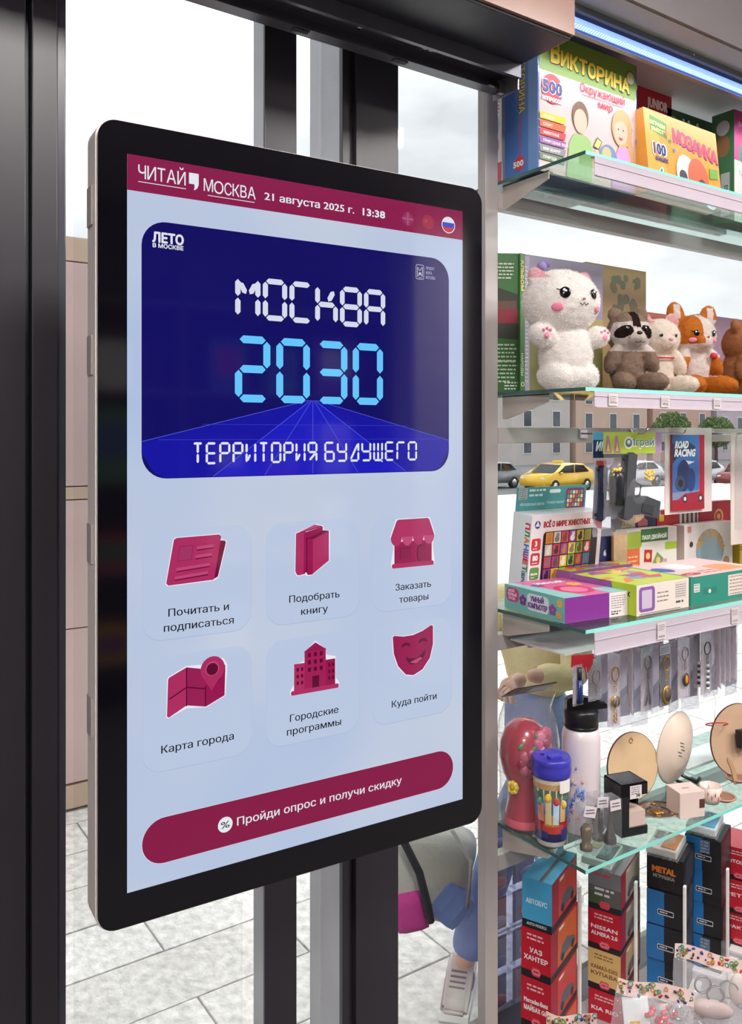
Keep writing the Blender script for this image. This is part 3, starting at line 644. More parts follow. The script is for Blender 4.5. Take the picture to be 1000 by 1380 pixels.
sp('led_profile', lambda g: g.prism([(1.197, 2.386), (1.204, 2.4), (1.215, 2.44), (1.222, 2.44), (1.209, 2.386)], X0, X1, 'x', mat((150, 152, 158), rough=.35, metal=.5)))
for px, py in ((933, 72),):
    p = onZ(px, py, 2.425); sp('cap_screw', lambda g: g.lathe([(0, -.005), (.005, -.005), (.006, 0)], (p.x, p.y, 2.424), 12, M_chrome))
sp('under_tray', lambda g: g.bx(X0+.03, X1, 1.215, 1.378, S3-.073, S3-.070, mat((228, 220, 222), rough=.4)), label='white tray under the third glass shelf')
sp('back_base', lambda g: g.bx(X0, X1, YF+.01, YB, .0, .10, mat((150, 146, 146), rough=.5)))

# ------------------------------------------------------------------ goods
def side(w, d, h, f):
    """frame of a face of a box that stands on its base centre"""
    return {'front': ((-w/2, -d/2, 0), (1, 0, 0), (0, 0, 1), (0, -1, 0)), 'left': ((-w/2, d/2, 0), (0, -1, 0), (0, 0, 1), (-1, 0, 0)), 'right': ((w/2, -d/2, 0), (0, 1, 0), (0, 0, 1), (1, 0, 0)),
            'top': ((-w/2, -d/2, h), (1, 0, 0), (0, 1, 0), (0, 0, 1))}[f]
def carton(name, loc, yaw, w, d, h, col, label, cat='box', group=None, rough=.35, bev=.0012, lean=0, gloss=0, part='carton', **prints):
    t = empty(name, loc, yaw, label, cat, group)
    if lean: t.rotation_euler = (R_(-lean), 0, R_(yaw))
    g = G(); g.bx(-w/2, w/2, -d/2, d/2, 0, h, mat(col, rough=rough, var=.03, coat=gloss), bev=bev); g.build(part, t)
    for f, fn in prints.items():
        fr = side(w, d, h, f); p = Pr(*fr); A = {'front': (w, h), 'left': (d, h), 'right': (d, h), 'top': (w, d)}[f]; fn(p, *A); p.build(f+'_print', t)
    return t

# ---- top shelf
def vik_front(p, w, h):
    p.rect(.004, 0, w-.004, h, (212, 184, 180)); p.rect(.004, h*.72, w-.004, h, (122, 150, 52))
    for k in range(9): p.disc(.03+.036*k, h*.86+.02*math.sin(k*2.3), .009, (134, 162, 64), n=12); p.disc(.03+.036*k, h*.86+.02*math.sin(k*2.3), .0075, (122, 150, 52), n=12)
    p.text('УМКА'[:0] or '·', .02, h-.02, .004, (200, 30, 50))
    x = .040
    for i, c in enumerate('ВИКТОРИНА'):
        hh = .044 if i == 0 else .032; ww = .028 if i == 0 else .0262; y = h*.80-.018*(0 if i else 0)-i*.0015
        p.text(c, x-.001, y-.0015, hh, (58, 30, 30), ww+.001, bold=.09); p.text(c, x+.0005, y+.0004, hh*.97, (240, 202, 50), ww-.002, bold=.042); x += ww+.0025
    p.disc(w-.025, h*.88, .0165, (70, 80, 40)); p.disc(w-.025, h*.88, .0150, (150, 160, 96)); p.disc(w-.025, h*.88, .0125, (196, 200, 170)); p.text('6+', w-.0335, h*.86, .012, (226, 206, 50), .017, bold=.03)
    p.text('Окружающий', .130, h*.655, .019, (196, 24, 56), .150, bold=.01); p.text('мир', .190, h*.575, .017, (196, 24, 56), .048, bold=.01); p.rect(.135, h*.635, .275, h*.639, (206, 110, 120))
    p.disc(.042, h*.60, .032, (196, 40, 50)); p.text('500', .012, h*.565, .028, (236, 236, 240), .062, bold=.12); p.text('500', .013, h*.568, .026, (30, 50, 120), .058, bold=.05); p.text('ВОПРОСОВ', .012, h*.51, .008, (236, 236, 240), .06, bold=.06)
    for k, (c, s_) in enumerate((((226, 190, 30), 'ПРАВДА'), ((206, 90, 36), 'СПОРТ'), ((200, 40, 56), 'ЖИВОТНЫЕ'), ((140, 80, 150), 'ПРИРОДНЫЕ ЯВЛЕНИЯ'), ((130, 134, 140), 'МИР ВОКРУГ'), ((90, 120, 90), 'ПРИРОДА'))):
        y = h*.37-k*.0175; p.poly([(.004, y), (.08, y), (.084, y+.015), (.004, y+.015)], c); p.text(s_, .014, y+.004, .006, (240, 234, 226), None, bold=.02)
    # girl and boy photographs, plain shapes
    sk = (232, 180, 156)
    p.poly([(.085, .0), (.165, .0), (.176, .05), (.164, .09), (.150, .10), (.110, .10), (.094, .075)], (150, 186, 110)); p.disc(.130, .140, .026, (120, 86, 60), ry=.034); p.disc(.130, .130, .021, sk, ry=.027); p.poly([(.166, .02), (.185, .05), (.192, .075), (.180, .078), (.168, .05)], sk)
    p.poly([(.172, .082), (.190, .078), (.202, .098), (.185, .106)], (70, 110, 70)); p.poly([(.175, .084), (.189, .081), (.199, .097), (.186, .102)], (226, 206, 120))
    p.poly([(.235, 0), (.322, 0), (.322, .06), (.302, .100), (.262, .104), (.240, .06)], (206, 150, 196)); p.disc(.270, .142, .035, (206, 164, 112), ry=.044); p.poly([(.292, .16), (.310, .10), (.316, .06), (.300, .07), (.284, .12)], (196, 150, 98))
    p.disc(.266, .134, .0235, sk, ry=.030); p.poly([(.243, .150), (.250, .168), (.270, .172), (.288, .158), (.289, .146), (.272, .160)], (206, 164, 112)); p.disc(.257, .138, .0024, (50, 40, 40), n=8); p.disc(.274, .138, .0024, (50, 40, 40), n=8); p.disc(.265, .120, .007, (180, 60, 70), a0=180, a1=360, n=10)
    p.disc(.222, .066, .030, (110, 136, 170)); p.disc(.217, .074, .016, (190, 180, 130), n=14); p.disc(.232, .060, .010, (150, 170, 120), n=12)
    p.text('?', .300, h*.42, .024, (150, 150, 150)); p.text('!', .318, h*.36, .02, (150, 150, 150)); p.text('x', .305, h*.56, .012, (170, 160, 160))
def vik_left(p, w, h):
    p.rect(0, 0, w, h, (70, 118, 190)); p.rect(w*.72, 0, w, h, (110, 150, 206)); p.text('ВИКТОРИНА', w*.42, h-.016, .020, (36, 30, 36), .150, bold=.09, ang=-90); p.text('ВИКТОРИНА', w*.43, h-.016, .019, (240, 202, 50), .150, bold=.02, ang=-90)
    p.text('Окружающий мир', w*.42, h-.175, .010, (196, 24, 86), .09, ang=-90); p.disc(w*.45, .028, .016, (196, 50, 60)); p.text('500', w*.27, .022, .012, (236, 236, 240), .03, bold=.05)
t = carton('quiz_game_box', (1.300+.163, 1.325, S1), 0, .326, .100, .302, (66, 112, 186), 'blue quiz game box with smiling girl on its green and pink cover, top shelf', 'game box', front=vik_front, left=vik_left, gloss=.8, rough=.25)
def wl(p, w, h):
    p.rect(0, 0, w, h, (222, 222, 226)); p.rect(0, 0, w, .05, (196, 60, 80)); p.disc(w*.5, h*.72, w*.36, (206, 80, 96), ry=.035); p.disc(w*.5, h*.45, w*.36, (120, 160, 190), ry=.04); p.disc(w*.5, h*.3, w*.36, (206, 120, 130), ry=.03); p.lines(.004, h*.62, w-.004, 5, .008, .003, (190, 60, 80), 3)
carton('slim_game_box', (1.305+.14, 1.422, S1), 0, .28, .062, .30, (224, 222, 226), 'white and red slim game box behind the blue quiz box at the post', 'game box', left=wl)
def lock(p, w, h):
    p.rect(0, 0, w, h, (186, 24, 52)); p.rect(0, h-.008, w, h, (150, 10, 40)); p.text('JUNIOR', w-.100, h-.064, .024, (240, 236, 238), .082, bold=.045)
    x = w-.146
    for c, cc in zip('CLOCK', ((206, 40, 50), (206, 40, 50), (50, 100, 180), (50, 100, 180), (50, 100, 180))): p.text(c, x, h-.112, .036, (240, 240, 244), .025, bold=.06); p.text(c, x+.0008, h-.110, .034, cc, .022, bold=.03); x += .0262
    p.disc(w-.045, h-.195, .024, (240, 236, 238), ry=.028); p.disc(w-.045, h-.195, .021, (186, 24, 52), ry=.025); p.text('552', w-.062, h-.205, .017, (240, 236, 238), .034, bold=.05); p.poly([(w-.165, h-.24), (w-.12, h-.17), (w-.08, h-.24)], (200, 160, 176)); p.poly([(w-.11, h-.16), (w-.085, h-.16), (w-.09, h-.215)], (226, 220, 226))
carton('construction_set_box', (1.689, 1.401, S1), 0, .445, .028, .350, (176, 20, 48), 'tall red construction set box standing behind the quiz box', 'game box', front=lock)
def ma(p, w, h): p.rect(0, 0, w, h, (44, 96, 56)); p.disc(.028, h-.032, .015, (150, 170, 190)); p.disc(.028, h-.032, .012, (60, 50, 110)); p.text('М. А.', .070, h-.044, .026, (230, 234, 230), .085, bold=.06)
carton('green_game_box', (1.885+.14, 1.400, S1), 0, .27, .026, .300, (40, 90, 52), 'dark green game box with white initials behind the orange mosaic box', 'game box', front=ma)
def mosaic(p, w, h):
    p.rect(0, 0, w, h, (218, 146, 46)); p.poly([(0, 0), (w*.3, 0), (w*.12, h), (0, h)], (224, 162, 66)); p.poly([(.02, h-.05), (.085, h-.062), (.088, h-.022), (.022, h-.012)], (84, 130, 60)); p.text('ИГРАЕМ', .025, h-.034, .009, (220, 230, 120), .055, bold=.05, ang=-4); p.text('ВМЕСТЕ', .026, h-.049, .009, (220, 230, 120), .055, bold=.05, ang=-4)
    x = .112
    for i, c in enumerate('МОЗАИКА'): p.text(c, x-.001, h-.062-.0035*i, .033, (50, 50, 110), .0265, bold=.1); p.text(c, x, h-.060-.0035*i, .030, (216, 60, 84), .0235, bold=.05); x += .0262
    p.text('100', .024, h*.46, .030, (240, 240, 240), .052, bold=.12); p.text('100', .026, h*.465, .027, (30, 50, 120), .047, bold=.04); p.text('ФИШЕК', .030, h*.385, .009, (30, 50, 120), .05, bold=.05); p.text('4', .035, h*.16, .03, (230, 236, 246), .022, bold=.14); p.text('4', .036, h*.165, .026, (60, 120, 190), .019, bold=.04)
    for cx, cy, c in ((.095, .135, (60, 130, 70)), (.11, .115, (90, 130, 180)), (.29, .03, (240, 120, 60)), (.08, .15, (226, 110, 60))): p.poly([(cx+.008*(1 if k % 2 == 0 else .45)*math.sin(R_(36*k)), cy+.008*(1 if k % 2 == 0 else .45)*math.cos(R_(36*k))) for k in range(10)], c)
    p.disc(.150, .065, .040, (228, 222, 214), ry=.046); p.disc(.200, .062, .044, (196, 96, 60), ry=.050); p.disc(.137, .055, .017, (70, 60, 66)); p.disc(.215, .045, .017, (84, 56, 56)); p.disc(.246, .020, .030, (216, 226, 236)); p.disc(.250, .020, .022, (110, 150, 200), n=12); p.disc(.250, .020, .016, (226, 230, 236), n=12); p.poly([(.25, .07), (.288, .075), (.29, .10), (.255, .098)], (110, 160, 60))
carton('mosaic_game_box', (1.622+.150, 1.262, S1), 2, .300, .045, .198, (226, 150, 50), 'orange children mosaic game box on the top shelf right of the quiz box', 'game box', front=mosaic, lean=6, gloss=.6)
def rb(p, w, h):
    p.rect(0, 0, w, h, (176, 206, 176)); p.rect(0, h*.55, w, h, (186, 40, 110)); p.disc(.05, h*.62, .03, (60, 120, 90)); p.disc(.085, h*.68, .024, (110, 60, 150)); p.disc(.06, h*.36, .06, (226, 200, 196)); p.text('Воздушный', .02, h*.86, .012, (236, 220, 230), .08, ang=8); p.text('Тропики', .02, h*.42, .012, (60, 90, 60), .07); p.disc(.07, h*.15, .05, (216, 180, 150))
def rbl(p, w, h): p.rect(0, 0, w, h, (70, 120, 80)); p.disc(w*.5, h*.7, w*.3, (150, 110, 70), ry=.03); p.disc(w*.5, h*.86, w*.3, (206, 206, 210), ry=.02); p.rect(w*.4, .02, w*.8, h*.45, (190, 194, 190)); p.text('Игра', w*.72, .04, .014, (50, 50, 56), .06, ang=90)
carton('picture_game_box', (2.040+.10, 1.320, S1), 0, .20, .065, .296, (150, 186, 150), 'pink and green picture game box at the right edge of the top shelf', 'game box', front=rb, left=rbl)

# ---- second shelf: books behind the plush toys
def opened_book():
    t = empty('hardback_book', (1.357, 1.384, S2), 0, 'open green hardback travel book standing with church dome on its cover behind the white plush', 'book')
    H = .318
    def cover(name, ang, w_, fn, fx):
        g = G(); g.M = Matrix.Rotation(R_(ang), 4, 'Z'); d = fx
        g.bx(min(0, d*w_), max(0, d*w_), 0, .004, 0, H, mat((52, 96, 50), rough=.3), bev=.0006); o = g.build(name, t)
        U = Matrix.Rotation(R_(ang), 3, 'Z') @ Vector((1, 0, 0)); N = Matrix.Rotation(R_(ang), 3, 'Z') @ Vector((0, -1, 0))
        p = Pr(U*(min(0, d*w_)), U, (0, 0, 1), N); fn(p, w_, H); p.build('cover_print', o); return o
    def back(p, w_, h):
        p.rect(0, 0, w_, h, (50, 100, 48)); p.poly([(0, h*.42), (w_, h*.38), (w_, h*.7), (w_*.6, h*.78), (0, h*.76)], (40, 44, 34)); p.rect(w_*.62, h*.5, w_*.98, h*.60, (120, 24, 44)); p.rect(w_*.6, h*.60, w_*.95, h*.66, (90, 60, 50))
        p.lines(w_*.56, h*.92, w_*.92, 5, .008, .003, (196, 210, 190), 1); p.lines(w_*.56, h*.34, w_*.96, 5, .009, .0034, (186, 206, 180), 2); p.lines(w_*.56, h*.22, w_*.96, 6, .009, .0034, (186, 206, 180), 5); p.lines(w_*.80, h*.07, w_*.97, 3, .007, .003, (206, 216, 206), 4)
    def front(p, w_, h):
        p.rect(0, 0, w_, h, (128, 120, 146)); p.rect(0, 0, w_, h*.58, (120, 116, 70)); p.poly([(0, h*.52), (w_*.5, h*.6), (w_, h*.58), (w_, h*.5), (0, h*.4)], (150, 136, 80)); p.rect(.006, .004, .026, h-.004, (150, 144, 166)); p.lines(.010, h-.03, .022, 30, .009, .002, (206, 204, 216), 6)
        c = .092; y0 = h*.62; p.rect(c-.010, y0-.05, c+.010, y0+.02, (190, 150, 120)); p.poly([(c-.016, y0+.02), (c+.016, y0+.02), (c+.010, y0+.045), (c, y0+.062), (c-.010, y0+.045)], (176, 128, 92)); p.rect(c-.0012, y0+.06, c+.0012, y0+.094, (216, 190, 130)); p.rect(c-.007, y0+.078, c+.007, y0+.0805, (216, 190, 130)); p.rect(c-.004, y0+.085, c+.004, y0+.087, (216, 190, 130))
    cover('back_cover', -31, .19, back, -1); cover('front_cover', -3, .262, front, 1)
    g = G(); g.bx(-.006, .010, -.004, .006, 0, H, mat((60, 108, 52), rough=.3), bev=.0015); s_ = g.build('spine', t)
    p = Pr((-.006, -.004, 0)); p.text('АЛЬБОМ', .003, H-.015, .008, (220, 200, 90), .07, ang=-90, bold=.03); p.text('НАРОДЫ МОСКВЫ'[:6], .003, .09, .007, (226, 226, 210), .05, ang=-90); p.disc(.008, .02, .005, (226, 230, 220)); p.disc(.008, .02, .0038, (60, 108, 52)); p.build('spine_print', s_)
    g = G(); g.prism([(0, .004), (.236, -.0035), (.236, .018), (.01, .020)], .004, H-.006, 'z', mat((226, 220, 204), rough=.8, bump=.2, bscale=300)); g.build('pages', t)
opened_book()
def vint(p, w, h):
    p.rect(0, 0, w, h, (150, 124, 84)); p.rect(w*.40, h*.08, w*.96, h*.62, (176, 120, 60)); p.rect(w*.44, h*.10, w*.92, h*.58, (206, 178, 120)); p.lines(w*.48, h*.52, w*.9, 6, .014, .004, (120, 80, 40), 9)
    rd = random.Random(4)
    for k in range(26): cx = w*(.42+.5*rd.random()); cy = h*(.68+.24*rd.random()); p.disc(cx, cy, .006+.008*rd.random(), (96+rd.randint(-12, 12), 92, 66), n=8)
carton('vintage_book', (1.74, 1.438, S2), 0, .235, .022, .338, (150, 122, 80), 'brown vintage style book with engraved trees standing behind the green travel book', 'book', front=vint, rough=.6, part='cover')
carton('terracotta_book', (1.972, 1.438, S2), 0, .215, .022, .232, (170, 92, 72), 'low terracotta red book behind the white and orange plush heads', 'book', rough=.6, part='cover', front=lambda p, w, h: (p.rect(0, 0, w, h, (176, 96, 74)), p.rect(.01, h-.03, w-.01, h-.012, (150, 70, 56))))
carton('mauve_book', (2.20, 1.438, S2), 0, .23, .022, .245, (136, 108, 130), 'mauve grey book behind the brown plush bear', 'book', rough=.6, part='cover', front=lambda p, w, h: (p.rect(0, 0, w, h, (140, 112, 134)), p.rect(.02, .02, .05, h-.02, (170, 140, 160))))

# ---- plush toys: one continuous body grown by a voxel remesh, short pile added as fine tufts
def plush(name, loc, yaw, label, blobs, fur, tuft=(.0045, 5200), vox=.0032):
    t = empty(name, loc, yaw, label, 'plush toy', 'plush toys on the second shelf')
    g = G()
    for b in blobs: g.ell(b[0], b[1], None, 18, 12, rot=(b[2] if len(b) > 2 else None))
    me = bpy.data.meshes.new('body'); g.bm.to_mesh(me); g.bm.free(); o = bpy.data.objects.new('body', me); COL.objects.link(o)
    md = o.modifiers.new('r', 'REMESH'); md.mode = 'VOXEL'; md.voxel_size = vox
    md = o.modifiers.new('s', 'SMOOTH'); md.factor = .6; md.iterations = 5
    tx_ = bpy.data.textures.get('pile') or bpy.data.textures.new('pile', 'CLOUDS'); tx_.noise_scale = .012; md = o.modifiers.new('d', 'DISPLACE'); md.texture = tx_; md.strength = .0045; md.mid_level = .5
    dg = bpy.context.evaluated_depsgraph_get(); m2 = bpy.data.meshes.new_from_object(o.evaluated_get(dg)); o.modifiers.clear(); o.data = m2; bpy.data.meshes.remove(me)
    bm = bmesh.new(); bm.from_mesh(m2); mats = []
    def colour(p):
        c = fur(p)
        if c not in mats: mats.append(c)
        return mats.index(c)
    bm.faces.ensure_lookup_table(); rd = random.Random(len(bm.faces)); tot = [f.calc_area() for f in bm.faces]; sel = []
    for f in bm.faces: f.material_index = colour(f.calc_center_median()); f.smooth = True
    base = list(bm.faces); pick = rd.choices(base, weights=tot, k=tuft[1])
    for f in pick:
        c = f.calc_center_median()+Vector([rd.uniform(-1, 1)*vox*.5 for _ in range(3)]); n_ = f.normal; d = (n_+Vector([rd.uniform(-.7, .7) for _ in range(3)])+Vector((0, 0, -.25))).normalized()
        s_ = d.cross(n_+Vector((.01, .02, .03)))
        if s_.length < 1e-6: continue
        s_.normalize(); L = tuft[0]*rd.uniform(.5, 1); w_ = L*.16
        vs = [bm.verts.new(c-n_*.0008-s_*w_), bm.verts.new(c-n_*.0008+s_*w_), bm.verts.new(c+d*L)]
        nf = bm.faces.new(vs); nf.material_index = f.material_index
    bm.to_mesh(m2); bm.free()
    for m_ in mats: m2.materials.append(m_)
    o.parent = t; return t
def furm(c):
    k = ('fur', c)
    if k in _m: return _m[k]
    m = bpy.data.materials.new('plush_pile'); m.use_nodes = True; n = m.node_tree; n.nodes.clear(); o = n.nodes.new('ShaderNodeOutputMaterial'); d = n.nodes.new('ShaderNodeBsdfDiffuse'); t = n.nodes.new('ShaderNodeBsdfTranslucent'); x = n.nodes.new('ShaderNodeMixShader'); x.inputs[0].default_value = .42
    tc_ = n.nodes.new('ShaderNodeTexCoord'); ns = n.nodes.new('ShaderNodeTexNoise'); ns.inputs['Scale'].default_value = 45; rp_ = n.nodes.new('ShaderNodeValToRGB'); cc = lin(c); rp_.color_ramp.elements[0].color = tuple(v*.90 for v in cc)+(1,); rp_.color_ramp.elements[1].color = tuple(min(1, v*1.06) for v in cc)+(1,)
    n.links.new(tc_.outputs['Object'], ns.inputs[0]); n.links.new(ns.outputs[0], rp_.inputs[0]); n.links.new(rp_.outputs[0], d.inputs[0]); n.links.new(rp_.outputs[0], t.inputs[0]); n.links.new(d.outputs[0], x.inputs[1]); n.links.new(t.outputs[0], x.inputs[2]); n.links.new(x.outputs[0], o.inputs[0]); _m[k] = m; return m
def on(c, r, az, el, k=1.0):
    a, e = R_(az), R_(el); d = Vector((math.sin(a)*math.cos(e), -math.cos(a)*math.cos(e), math.sin(e)))
    s_ = 1/math.sqrt((d.x/r[0])**2+(d.y/r[1])**2+(d.z/r[2])**2); return Vector(c)+d*s_*k
def patch(t, name, c, r, az, el, size, m, k=1.0, roll=0, label=None):
    """flattened stitched piece lying on a head; size = half width, half thickness, half height"""
    g = G(); p = on(c, r, az, el, k); g.M = Matrix.Translation(p) @ Matrix.Rotation(R_(az), 4, 'Z') @ Matrix.Rotation(R_(-el), 4, 'X') @ Matrix.Rotation(R_(roll), 4, 'Y')
    g.ell((0, 0, 0), size, m, 16, 10); return g.build(name, t, label=label)
M_eye = mat((14, 12, 16), rough=.08, var=0); M_hi = mat((245, 245, 250), rough=.2, var=0); M_pink = mat((236, 130, 160), rough=.8, var=.05)
def eye(t, c, r, az, el, s_, k=1.0, lash=0):
    e = patch(t, 'eye', c, r, az, el, (s_, s_*.35, s_*1.05), M_eye, k)
    g = G(); p = on(c, r, az-3*0-2, el+3, k)+(on(c, r, az, el, 1)-Vector(c)).normalized()*s_*.3; g.ell(p, s_*.28, M_hi, 8, 6); g.build('eye_glint', e)
    if lash:
        g = G(); p0 = on(c, r, az-lash*6, el+5, k+.01); p1 = on(c, r, az, el+8, k+.02); p2 = on(c, r, az+lash*9, el+4, k+.01); p3 = on(c, r, az+lash*13, el+6, k+.01); g.tube([p0, p1, p2, p3], .0012, M_eye, 6); g.build('eyelash', e)
# white plush
P = onZ(787, 526, S2)
W_ = furm((252, 246, 243)); WPk = furm((236, 190, 196))
hc, hr = (-.012, -.0, .184), (.0835, .073, .068)
blobs = [(hc, hr), ((0, 0, .075), (.058, .05, .075)), ((.0, 0, .03), (.062, .052, .036)), ((-.030, -.012, .028), (.034, .042, .032)), ((.030, -.012, .028), (.034, .042, .032)),
         ((-.066, -.018, .112), (.034, .026, .024), (0, 20, 20)), ((.062, -.022, .112), (.028, .026, .022), (0, -20, -20)), ((-.072, .0, .236), (.020, .012, .020)), ((.047, .0, .238), (.014, .010, .014)), ((.0, .045, .05), (.02, .03, .02))]
t = plush('plush_toy', (1.343, 1.236, S2), -14, 'large white plush with pink cheeks and lilac tipped ear, leftmost on its shelf', blobs, lambda p: WPk if (p.z > .231 and p.y < .002 and abs(p.x+.012) > .045) else W_, (.0042, 60000))
eye(t, hc, hr, -26, 8, .0115, 1.0, -1); eye(t, hc, hr, 30, 8, .0105, 1.0, 1)
patch(t, 'cheek', hc, hr, -38, -14, (.0125, .003, .009), M_pink, 1.02); patch(t, 'cheek', hc, hr, 44, -14, (.0115, .003, .008), M_pink, 1.02)
patch(t, 'nose', hc, hr, 6, -1, (.0035, .003, .0025), mat((200, 120, 130), rough=.6), 1.02)
g = G(); g.tube([on(hc, hr, -2, -8, 1.035), on(hc, hr, 3, -11, 1.035), on(hc, hr, 6, -7, 1.035), on(hc, hr, 9, -11, 1.035), on(hc, hr, 14, -8, 1.035)], .0011, M_eye, 6); g.build('mouth', t)
g = G(); g.ell((-.060, -.004, .258), (.011, .009, .010), furm((176, 160, 214))); g.ell((-.050, -.004, .262), (.008, .008, .007), furm((150, 130, 196))); g.build('ear_tip', t, label='lilac tuft on the ear')
for sx in (-1, 1):
    for dx, dz, rr_ in ((0, -.004, .0062), (-.008, .007, .0032), (.0, .0105, .0032), (.008, .007, .0032)):
        g = G(); g.ell((sx*.070+dx-.004, -.046, .113+dz), (rr_, .003, rr_), M_pink, 10, 8); g.build('paw_pad', t)
# raccoon-like plush
def seated(loc, yaw, label, s_, hcol, bcol, extra, fur, ears, hr=(.036, .034, .034), hz=.098, feet=True, tuft=(.0034, 26000)):
    hc = (0, -.004, hz)
    bl = [(hc, hr), ((0, .002, .046), (.030, .028, .044)), ((-.022, -.036, .016), (.018, .034, .0155), (0, 0, -18)), ((.024, -.036, .016), (.018, .034, .0155), (0, 0, 18)), ((-.030, -.014, .055), (.012, .015, .026), (0, 25, 0)), ((.030, -.014, .055), (.012, .015, .026), (0, -25, 0))]+ears
    bl = [(tuple(v*s_ for v in b[0]), tuple(v*s_ for v in b[1]))+tuple(b[2:]) for b in bl]
    t = plush('plush_toy', loc, yaw, label, bl, lambda p: fur(p/s_), tuft, .0026)
    return t, tuple(v*s_ for v in hc), tuple(v*s_ for v in hr)
Gb, Wf, Bk = furm((156, 132, 116)), furm((232, 220, 214)), furm((54, 40, 40))
def rac(p):
    if p.z > .066:
        if p.y < -.010 and ((abs(p.x)-.019)/.0125)**2+((p.z-.097+.25*(abs(p.x)-.019))/.0100)**2 < 1: return Bk
        if p.y < -.012 and p.z < .104: return Wf
        if p.y < -.012 and abs(p.x) < .006: return Bk
        if p.y < -.014 and .104 < p.z < .113: return Wf
    return Gb
t, hc, hr = seated((onY(846, 586, 1.25).x, 1.25, S2), -28, 'grey brown raccoon plush with black eye patches, second toy from the left', 1.40, None, None, None, rac, [((-.024, 0, .128), (.010, .006, .011)), ((.024, 0, .128), (.010, .006, .011)), ((0, -.036, .088), (.014, .012, .011))])
eye(t, hc, hr, -26, 5, .0048, 1.02); eye(t, hc, hr, 26, 5, .0048, 1.02); patch(t, 'nose', (0, -.050, .125), (.015, .015, .0125), 0, 20, (.0068, .005, .005), M_eye, 1.0)
g = G(); g.tube([tuple(q_*1.25 for q_ in v_) for v_ in ((-.009, -.0535, .089), (-.004, -.055, .086), (0, -.0552, .089), (.004, -.055, .086), (.009, -.0535, .089))], .0008, M_eye, 6); g.build('mouth', t)
# white cat
Cm, PkE = furm((238, 226, 214)), furm((230, 170, 176))
t, hc, hr = seated((onY(886, 586, 1.262).x, 1.262, S2), -22, 'cream white cat plush with pink nose and pink ears, sitting third from the left', 1.36, None, None, None, lambda p: PkE if (p.z > .124 and p.y < -.004 and abs(p.x) > .016) else Cm, [((-.026, -.002, .128), (.013, .007, .014)), ((.026, -.002, .128), (.013, .007, .014)), ((0, -.034, .088), (.014, .010, .010))])
eye(t, hc, hr, -24, 4, .0042, 1.02); eye(t, hc, hr, 24, 4, .0042, 1.02); patch(t, 'nose', hc, hr, 0, -8, (.0055, .004, .0042), M_pink, 1.16)
g = G(); g.tube([tuple(q_*1.21 for q_ in v_) for v_ in ((-.034, -.012, .073), (-.012, -.033, .070), (.012, -.033, .070), (.034, -.012, .073))], .0022, mat((190, 30, 50), rough=.6), 6); g.build('ribbon_collar', t)
# orange and white cat
Or = furm((206, 124, 52)); 
def orc(p):
    if p.z > .125 and abs(p.x) > .016: return Wf if p.y < -.004 and abs(abs(p.x)-.031) < .006 else Or
    if p.z > .062: return Or if (p.x < -.004 and p.z > .083 and p.x > -.034) or p.y > .012 else Wf
    return Wf if (abs(p.x) < .020 and p.y < -.01 and p.z > .030) else Or
t, hc, hr = seated((onY(932, 586, 1.258).x, 1.258, S2), -20, 'orange and white cat plush with orange eye patch and large ear, fourth from the left', 1.50, None, None, None, orc, [((-.030, 0, .132), (.016, .007, .022), (0, -15, 0)), ((.030, 0, .130), (.016, .007, .020), (0, 20, 0)), ((0, -.034, .086), (.014, .010, .010))])
eye(t, hc, hr, -26, 2, .0068, 1.02, -1); eye(t, hc, hr, 28, 2, .0068, 1.02, 1); patch(t, 'cheek', hc, hr, -36, -16, (.0095, .003, .006), M_pink, 1.03); patch(t, 'cheek', hc, hr, 38, -16, (.0085, .003, .006), M_pink, 1.03); patch(t, 'nose', hc, hr, 2, -8, (.0032, .003, .0028), mat((190, 80, 90), rough=.6), 1.14)
g = G(); g.ell((.032, -.042, .096), (.010, .008, .008), mat((190, 30, 50), rough=.6), 8, 6); g.build('bow', t)
# brown bear
Br = furm((178, 122, 84))
t, hc, hr = seated((onY(997, 586, 1.285).x, 1.285, S2), 20, 'light brown bear plush with round ear, rightmost of the plush toys', 1.50, None, None, None, lambda p: Br, [((-.030, 0, .126), (.013, .008, .013)), ((.030, 0, .126), (.013, .008, .013)), ((0, -.034, .086), (.016, .014, .013))])
eye(t, hc, hr, -24, 4, .0048, 1.02); eye(t, hc, hr, 24, 4, .0048, 1.02); patch(t, 'nose', hc, hr, 0, -8, (.006, .004, .0045), M_eye, 1.25)
g = G(); g.M = Matrix.Translation((-.054, -.030, .110)) @ Matrix.Rotation(R_(-60), 4, 'Z'); g.bx(-.010, .010, -.001, .001, -.006, .006, mat((236, 234, 232), rough=.6)); g.build('sewn_label', t)
